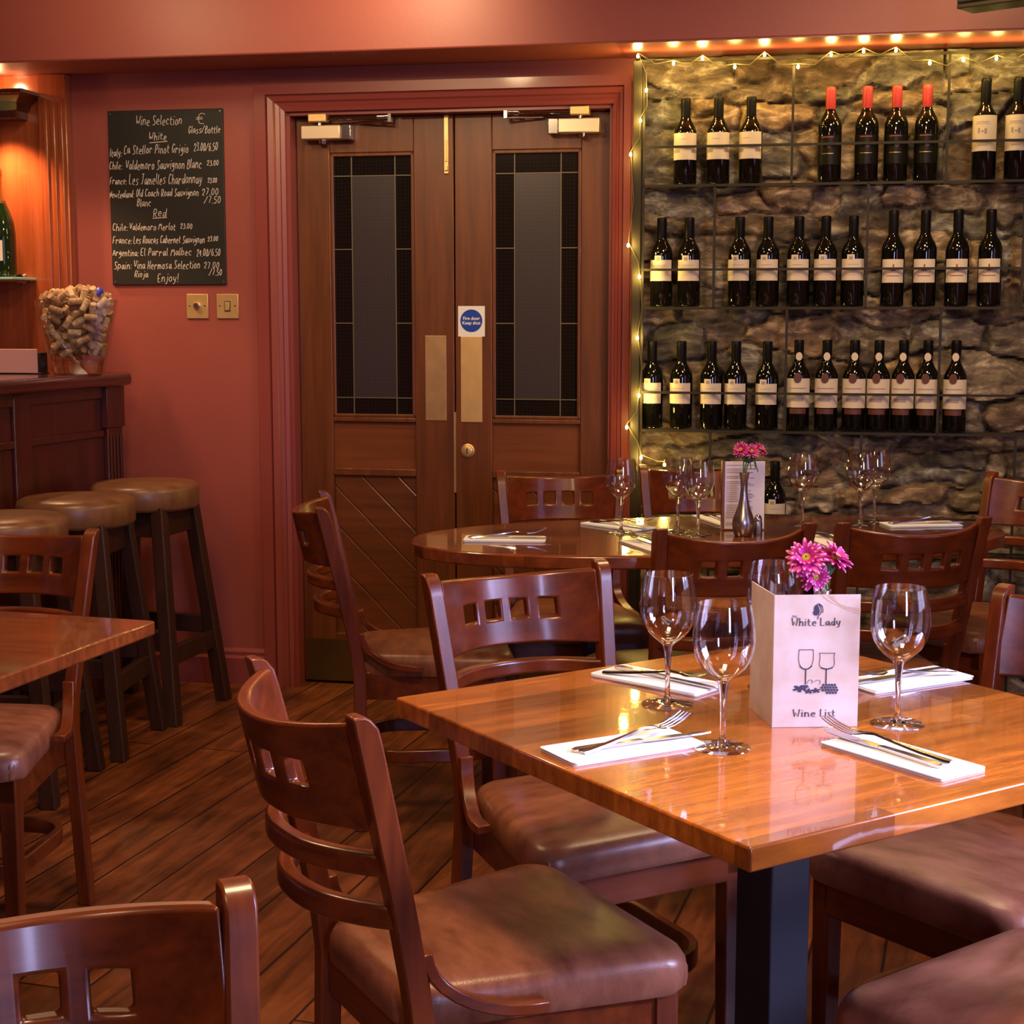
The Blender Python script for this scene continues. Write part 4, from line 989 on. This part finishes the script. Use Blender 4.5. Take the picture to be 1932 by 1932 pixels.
for cxx, cyy, s, ro in ((395, 1085, 50, .2), (462, 1104, 36, -.3), (512, 1100, 36, .8), (440, 1072, 26, 2.8)):   # vine leaves
    pts = []
    for k in range(20):
        r3 = s*(.42+.58*abs(math.cos(2.5*(k*2*PI/20)))) ; a = ro+k*2*PI/20; pts.append(cput(cxx+r3*math.cos(a), cyy+r3*.55*math.sin(a)))
    flat(b, pts)
for pts in ([(450, 1050), (460, 1025), (485, 1025), (490, 1045), (475, 1050)], [(500, 1040), (515, 1025), (540, 1030), (545, 1050), (525, 1055)]): ribbon(b, [cput(*p) for p in smooth_poly(pts)], .0004)
b.build('grapes_drawing', M['ink'], wl, smooth=0)
b = MB()
for k in range(4):
    pts = [(560+k*18, 440), (620+k*10, 478+k*8), (700, 505+k*12), (808, 520+k*16)] if k else [(540, 440), (600, 490), (700, 530), (808, 545)]
    ribbon(b, [cput(*p) for p in smooth_poly(pts, 3)], .0008, th=.0002)
b.build('printed_swirl', M['card_swirl'], wl, smooth=0)

# ------------------------------------------------------------------ bud vases and flowers
def make_vase():
    return MB().lathe([(.001, 0), (.022, 0), (.024, .004), (.027, .012), (.0295, .028), (.028, .042), (.022, .058), (.015, .078), (.0105, .10), (.0088, .12), (.0095, .14), (.0125, .16), (.0137, .164), (.0127, .164), (.008, .14), (.007, .10), (.001, .095)], 32).build('bud_vase', M['pewter'], smooth=60)
v1 = make_vase(); v1.location = (.462, 2.318, .7503); tag(v1, 'pewter bud vase hidden behind the wine list, holding the large pink flowers', 'vase', 'pewter bud vases')
v2 = v1.copy(); COL.objects.link(v2); v2.location = (.598, 4.045, .7503); tag(v2, 'pewter bud vase before the standing menu on the oval table', 'vase')
def make_flower(n1=20, r=.024, seed=1):
    rnd = random.Random(seed); t = thing('chrysanthemum', 'x', 'flower')
    for layer, (n, rr_, el, z0) in enumerate(((n1, r, 8, 0), (n1-4, r*.82, 26, .002), (n1-8, r*.6, 46, .004))):
        b = MB(); tb = MB()
        for k in range(n):
            a = 2*PI*k/n+rnd.uniform(-.12, .12)+layer*.2; e = rad(el+rnd.uniform(-14, 10)); L = rr_*rnd.uniform(.88, 1.1); w = r*.115
            Mx = Matrix.Rotation(a, 4, 'Z') @ Matrix.Translation((.003, 0, z0)) @ Matrix.Rotation(-e, 4, 'Y')
            rings = [[(x*L, -ww*w, zz*L+.0006), (x*L, 0, zz*L-.0010), (x*L, ww*w, zz*L+.0006), (x*L, 0, zz*L+.0002)] for x, ww, zz in ((0, .4, 0), (.3, .85, .02), (.65, 1.1, .02), (.9, .9, -.03), (1.0, .35, -.06))]
            b.loft(rings, M=Mx)
            tb.loft([[(x*L, -ww*w, zz*L+.0011), (x*L, 0, zz*L+.0008), (x*L, ww*w, zz*L+.0011), (x*L, 0, zz*L+.0013)] for x, ww, zz in ((.82, .12, .0), (.94, .5, -.03), (1.01, .3, -.06))], M=Mx)
        b.build('petals', M['petal'], t, smooth=60); tb.build('petal_tips', M['petal_tip'], t, smooth=60)
    MB().lathe([(.001, -.004), (.004, -.004), (.007, 0), (.0075, .004), (.005, .0075), (.001, .0085)], 16).build('flower_centre', M['flower_eye'], t)
    MB().lathe([(.001, -.008), (.004, -.007), (.006, -.003), (.005, 0)], 12).build('calyx', M['stem'], t)
    return t
fl0 = make_flower()
def flower(head, tilt_dir, tilt, base, label, group, scale=1, leafy=True, first=[1]):
    o = fl0 if first else dup(fl0); first.clear()
    q = Vector((tilt_dir[0]*math.sin(tilt), tilt_dir[1]*math.sin(tilt), math.cos(tilt)))
    o.location = head; o.rotation_mode = 'QUATERNION'; o.rotation_quaternion = q.to_track_quat('Z', 'Y'); o.scale = (scale,)*3
    o['label'] = label; o['group'] = group
    bpy.context.view_layer.update(); inv = o.matrix_world.inverted()
    h = Vector(head); bs = Vector(base); mid = (h+bs)/2-q*.0+Vector((0, 0, .0)); pts = []
    c1 = h-q*.03; c2 = bs+Vector((0, 0, .04))
    for k in range(10):
        s = k/9; p = (1-s)**3*(h-q*.005)+3*(1-s)**2*s*c1+3*(1-s)*s*s*c2+s**3*bs; pts.append(inv @ p)
    MB().tube(pts, .0018/scale, 7).build('stem', M['stem'], o, smooth=60)
    if leafy:
        lf = MB(); p = pts[5]; rnd = random.Random(int(h.x*1e4))
        dirv = (inv.to_3x3() @ Vector((rnd.uniform(-1, 1), -.4, .5))).normalized(); sd = dirv.cross(inv.to_3x3() @ Vector((0, -1, .3))).normalized()
        up = sd.cross(dirv); LL = .03/scale; rings = []
        for x, w in ((0, .03), (.25, .2), (.5, .28), (.75, .2), (1, .02)):
            c = p+dirv*x*LL+up*(-.25*x*x*LL); rings.append([tuple(c-sd*w*LL), tuple(c+up*.0006), tuple(c+sd*w*LL), tuple(c-up*.0006)])
        lf.loft(rings); lf.build('leaf', M['leaf'], o, smooth=60)
V1 = Vector(v1.location)+Vector((0, 0, .15)); V2 = Vector(v2.location)+Vector((0, 0, .15))
gA, gB = 'pink flowers behind the wine list', 'pink flowers on the oval table'
flower((.430, 2.285, .966), (-.15, -1), 1.05, V1+Vector((-.003, 0, 0)), 'large magenta flower facing us with yellow centre, above the wine list', gA, 1.15)
flower((.478, 2.315, .962), (.75, -.45), .75, V1+Vector((.003, .002, 0)), 'magenta flower at the right, facing up and right, above the wine list', gA, 1.1)
flower((.446, 2.300, .938), (.25, -1), 1.75, V1+Vector((0, -.003, 0)), 'magenta flower hanging lowest behind the wine list', gA, .9)
flower((.585, 4.02, .975), (-.5, -.9), 1.0, V2+Vector((-.003, 0, 0)), 'leftmost magenta flower in the vase on the oval table', gB, .85)
flower((.612, 4.025, .970), (.1, -1), .95, V2+Vector((0, .003, 0)), 'middle magenta flower in the vase on the oval table', gB, .8)
flower((.634, 4.045, .972), (.7, -.5), .8, V2+Vector((.003, 0, 0)), 'rightmost magenta flower in the vase on the oval table', gB, .9)

# standing menu on the oval table
mn = thing('menu_card', 'tall printed menu sheet standing upright behind the vase on the oval table', 'menu', (.612, 4.150, .7503), rad(2))
MB().box(-.052, .056, -.0012, .0012, .004, .183).build('sheet', M['paper'], mn, smooth=0)
MB().box(-.058, -.050, -.004, .012, 0, .185).box(-.058, .058, -.006, .012, 0, .004).build('holder', M['door_panel'], mn, smooth=0, bevel=.001)
b = MB(); rr = random.Random(8)
for k in range(34):
    z = .172-k*.0048
    if rr.random() < .12: continue
    x1 = -.046+rr.uniform(.035, .078)
    b.box(-.046, x1, -.0016, -.0012, z, z+.0016)
    if rr.random() < .4: b.box(.012, .012+rr.uniform(.006, .016), -.0016, -.0012, z, z+.0016)
b.build('printed_lines', M['ink_soft'], mn, smooth=0)
sk = thing('salt_shaker', 'small chrome-topped shaker beside the vase on the oval table', 'shaker', (.640, 4.075, .7503))
MB().lathe([(.001, 0), (.012, 0), (.0125, .003), (.0115, .03), (.010, .034)], 18, cap1=True).build('body', M['satin'], sk)
MB().lathe([(.0105, .034), (.011, .038), (.0085, .047), (.004, .051), (.0005, .052)], 18).build('cap', M['steel'], sk)

# ------------------------------------------------------------------ wine rack
rk = thing('wine_rack', 'black iron wine rack of thin rods fixed before the stone wall', 'wine rack', wp(0, 0, 0), WROT)
RW = .125; RU0, RU1 = 1.345, 2.9
def rod(mb, u0, u1, z, w=RW, t=.004): mb.box(u0, u1, -w-t, -w+t, z-t, z+t)
MB().box(1.322, 1.350, -.135, -.105, 0, 2.115).build('side_post', M['iron'], rk, smooth=0, bevel=.002)
for z in (2.112,):
    b = MB(); rod(b, RU0, RU1, z); b.build('top_rail', M['iron'], rk, smooth=0)
for z in (1.724, 1.336, .940, .552):
    b = MB(); rod(b, RU0, RU1, z); rod(b, RU0, RU1, z, .05)
    for k in range(14): b.box(RU0+.02+k*.115, RU0+.026+k*.115, -RW, -.05, z-.003, z+.003)
    b.build('shelf', M['iron'], rk, smooth=0)
for z in (1.846, 1.459, 1.064, .67):
    b = MB(); rod(b, RU0, RU1, z, RW+.0, .0038); b.build('guard_rail', M['iron'], rk, smooth=0)
for zt, zb, us in ((2.112, 1.724, (1.824, 2.295, 2.76)), (1.724, 1.336, (1.585, 2.062, 2.533)), (1.336, .94, (1.819, 2.294, 2.76)), (.94, 0, (1.582, 2.061, 2.533))):
    for u in us: MB().box(u-.004, u+.004, -RW-.004, -RW+.004, zb, zt).build('upright', M['iron'], rk, smooth=0)
    MB().box(1.352, 1.360, -RW-.004, -RW+.004, zb, zt).build('upright', M['iron'], rk, smooth=0)

# wine bottles
def bottle_body(h, r=.0368, sh=.62):
    s = h*sh
    return [(.001, .004), (.026, .0), (r-.003, .0015), (r, .006), (r, s-.012), (r*.97, s), (r*.83, s+.014), (r*.6, s+.028), (.0155, s+.042), (.0142, s+.055), (.0140, h-.012), (.0152, h-.011), (.0152, h-.002), (.013, h), (.001, h)]
def make_bottle(kind):
    t = thing('wine_bottle', 'x', 'bottle')
    h = {1: .272, 2: .295, 3: .310, 4: .285, 5: .300, 6: .290}[kind]; r = .0368
    MB().lathe(bottle_body(h), 28).build('body', M['bottle'], t, smooth=50)
    cl = {1: .075, 2: .068, 3: .075, 4: .075, 5: .085, 6: .048}[kind]
    MB().lathe([(.0150, h-cl), (.0156, h-cl+.002), (.0158, h-.012), (.0160, h-.003), (.0135, h+.0008), (.001, h+.0008)], 20).build('capsule', M['capsule_red' if kind == 2 else 'capsule'], t)
    R = r+.0004
    if kind == 1:
        MB().lathe([(.0152, h-cl-.010), (.0154, h-cl)], 20).build('neck_band', M['gold'], t)
        l = patch(R, .078, .162, -82, 70).build('label', M['label'], t)
        patch(R+.0003, .100, .112, -70, -30).build('print', M['label_grey'], l); patch(R+.0003, .100, .112, 30, 62).build('print', M['label_grey'], l)
        patch(R+.0003, .112, .117, -62, 55).build('print', M['label_grey'], l); patch(R+.0003, .142, .1432, -34, 4).build('print', M['label_grey'], l)
    if kind == 2:
        l = patch(R, .055, .145, -80, 80).build('label', M['label_dark'], t)
        patch(R+.0003, .138, .141, -34, 24).build('print', M['label_red'], l); patch(R+.0003, .088, .090, -36, 26).build('print', M['gold'], l)
        c = MB().lathe([(.007, 0), (.007, .0006), (.0005, .0006)], 14, Matrix.Translation((.002, -R-.0002, .112)) @ Matrix.Rotation(PI/2, 4, 'X')); c.build('medallion', M['seal'], l)
    if kind == 3:
        l = patch(R, .088, .196, -80, 72).build('label', M['label'], t)
        for a, z0, z1, w in ((-26, .142, .158, 10), (-8, .145, .150, 12), (6, .140, .156, 12)): patch(R+.0003, z0, z1, a-w/2, a+w/2).build('print', M['label_grey'], l)
        patch(R+.0003, .175, .177, -40, 20).build('print', M['label_grey'], l); patch(R+.0003, .170, .1712, -46, 26).build('print', M['label_grey'], l); patch(R+.0003, .105, .1065, -30, 14).build('print', M['label_grey'], l)
    if kind == 4:
        l = patch(R, .083, .150, -72, 62).build('label', M['label'], t)
        patch(R, .149, .164, -34, 2).build('label_crest', M['label'], l); patch(R+.0003, .148, .158, -24, -6).build('print', M['label_grey'], l)
        patch(R+.0003, .132, .1335, -30, 26).build('print', M['label_grey'], l); patch(R+.0003, .1, .1008, -40, 30).build('print', M['label_grey'], l)
    if kind == 5:
        l = patch(R, .075, .148, -62, 58).build('label', M['label'], t)
        patch(R+.0003, .112, .122, -12, 10).build('print', M['label_red'], l); patch(R+.0003, .122, .132, -4, 3).build('print', M['label_red'], l); patch(R+.0003, .095, .0975, -34, 32).build('print', M['label_red'], l)
    if kind == 6:
        o = MB().lathe([(.0105, 0), (.0105, .0012), (.0005, .0014)], 18, Matrix.Translation((0, -.0145, h-.052)) @ Matrix.Rotation(PI/2, 4, 'X') @ Matrix.Diagonal((1, 1.28, 1, 1))); o.build('neck_label', M['label'], t)
        l = patch(R, .075, .168, -82, 74).build('label', M['label'], t)
        MB().lathe([(.0125, 0), (.0125, .0012), (.0005, .0014)], 20, Matrix.Translation((-.004, -R-.0002, .170)) @ Matrix.Rotation(PI/2, 4, 'X') @ Matrix.Diagonal((1, 1.3, 1, 1))).build('seal', M['seal'], l)
        patch(R+.0003, .135, .1385, -50, 40).build('print', M['label_grey'], l); patch(R+.0003, .095, .106, -40, 24).build('print', M['label_grey'], l)
        patch(R, .055, .072, -50, 40).build('lower_band', M['seal'], t)
    return t
NTH = ['first', 'second', 'third', 'fourth', 'fifth', 'sixth', 'seventh']
ROWS = [(1.7285, 1, (1.485, 1.59, 1.693), 'gold-banded cream-label wine bottle, %s of three from left on top shelf', 'gold-banded bottles on the top shelf'),
 (1.7285, 2, (1.94, 2.053, 2.143, 2.235), 'red-capped dark wine bottle, %s of four from left on top shelf', 'red-capped bottles on the top shelf'),
 (1.7285, 3, (2.410, 2.507), 'tall wine bottle with large cream label, %s of two at top shelf right end', 'castle label bottles on the top shelf'),
 (1.3405, 4, (1.413, 1.502), 'crested cream-label wine bottle, %s of two at middle shelf left end', 'crested label bottles'),
 (1.3405, 4, (1.664, 1.754, 1.851, 1.935, 2.021), 'crested cream-label wine bottle, %s of five from left in middle shelf centre', 'crested label bottles'),
 (1.3405, 5, (2.144, 2.242, 2.341, 2.440), 'red-figure label wine bottle, %s of four from left at middle shelf right', 'red figure label bottles on the middle shelf'),
 (.9445, 4, (1.386, 1.482, 1.580, 1.659, 1.759), 'crested cream-label wine bottle, %s of five from left on lower shelf', 'crested label bottles'),
 (.9445, 6, (1.859, 1.948, 2.035, 2.111, 2.187, 2.262, 2.348), 'brown-seal wine bottle with round neck label, %s of seven from left on lower shelf', 'brown seal bottles on the lower shelf'),
 (.5565, 4, (1.632, 1.791), 'x', 'crested label bottles')]
protos = {}; rb = random.Random(2)
for z, kd, us, lb, g in ROWS:
    for i, u in enumerate(us):
        if kd not in protos: protos[kd] = make_bottle(kd); o = protos[kd]
        else: o = dup(protos[kd])
        o.location = wp(u, .079, z); o.rotation_euler = (0, 0, WROT+rad(rb.uniform(-9, 3)+ (5-(u-1.3)*6)))
        o['group'] = g
        o['label'] = (('dark wine bottle almost hidden behind the standing menu, only its cap in view', 'crested cream label wine bottle beside the standing menu, low behind the oval table')[i] if lb == 'x' else lb % NTH[i])

# ------------------------------------------------------------------ fairy lights
fl = thing('fairy_lights', 'string of warm white fairy lights draped around the top and side of the wine rack', 'fairy lights', wp(0, 0, 0), WROT)
LT = [(1.312, .951), (1.351, 1.055), (1.344, 1.241), (1.349, 1.437), (1.312, 1.537), (1.317, 1.823), (1.347, 1.928), (1.365, 2.022), (1.337, 2.128), (1.45, 2.102), (1.541, 2.115), (1.642, 2.086), (1.733, 2.120), (1.837, 2.081), (1.937, 2.115), (2.035, 2.122), (2.132, 2.122), (2.234, 2.081), (2.333, 2.087), (2.43, 2.089), (2.53, 2.10)]
LT = [(1.437, .831), (1.36, .852)]+LT
pts = []
for i, (u, z) in enumerate(LT):
    pts.append((u, -.142, z+.010))
    if i < len(LT)-1:
        n2 = LT[i+1]; pts.append(((u+n2[0])/2+(.012 if i < 10 else 0), -.139, (z+n2[1])/2+(.0 if i < 10 else -.012)))
MB().tube(pts, .0016, 6).build('cable', M['wire'], fl, smooth=60)
blb = None
for i, (u, z) in enumerate(LT):
    if blb is None:
        blb = MB().lathe([(.0005, -.007), (.003, -.006), (.0045, -.002), (.0042, .002), (.002, .006), (.0005, .007)], 10).build('bulb', M['bulb'], fl, smooth=80); c = blb
    else: c = blb.copy(); COL.objects.link(c); c.parent = fl
    c.location = (u, -.146, z)
    l = D.lights.new('bulb_light', 'POINT'); l.energy = .8; l.color = (1, .70, .16); l.shadow_soft_size = .012
    lo = D.objects.new('bulb_light', l); COL.objects.link(lo); lo.parent = fl; lo.location = (u, -.158, z)

# television at the top right
tv = thing('television', 'corner of a black box-shaped screen hung high at the top right', 'television', (1.170, 4.30, 2.116), rad(-42))
MB().box(0, .9, 0, .08, .012, .5).build('housing', M['tv'], tv, bevel=.006)
MB().box(.004, .896, -.004, .09, 0, .012).build('lower_bezel', M['iron'], tv, bevel=.003)
MB().box(.4, .5, .08, .35, .2, .3).build('bracket', M['tv'], tv, smooth=0)
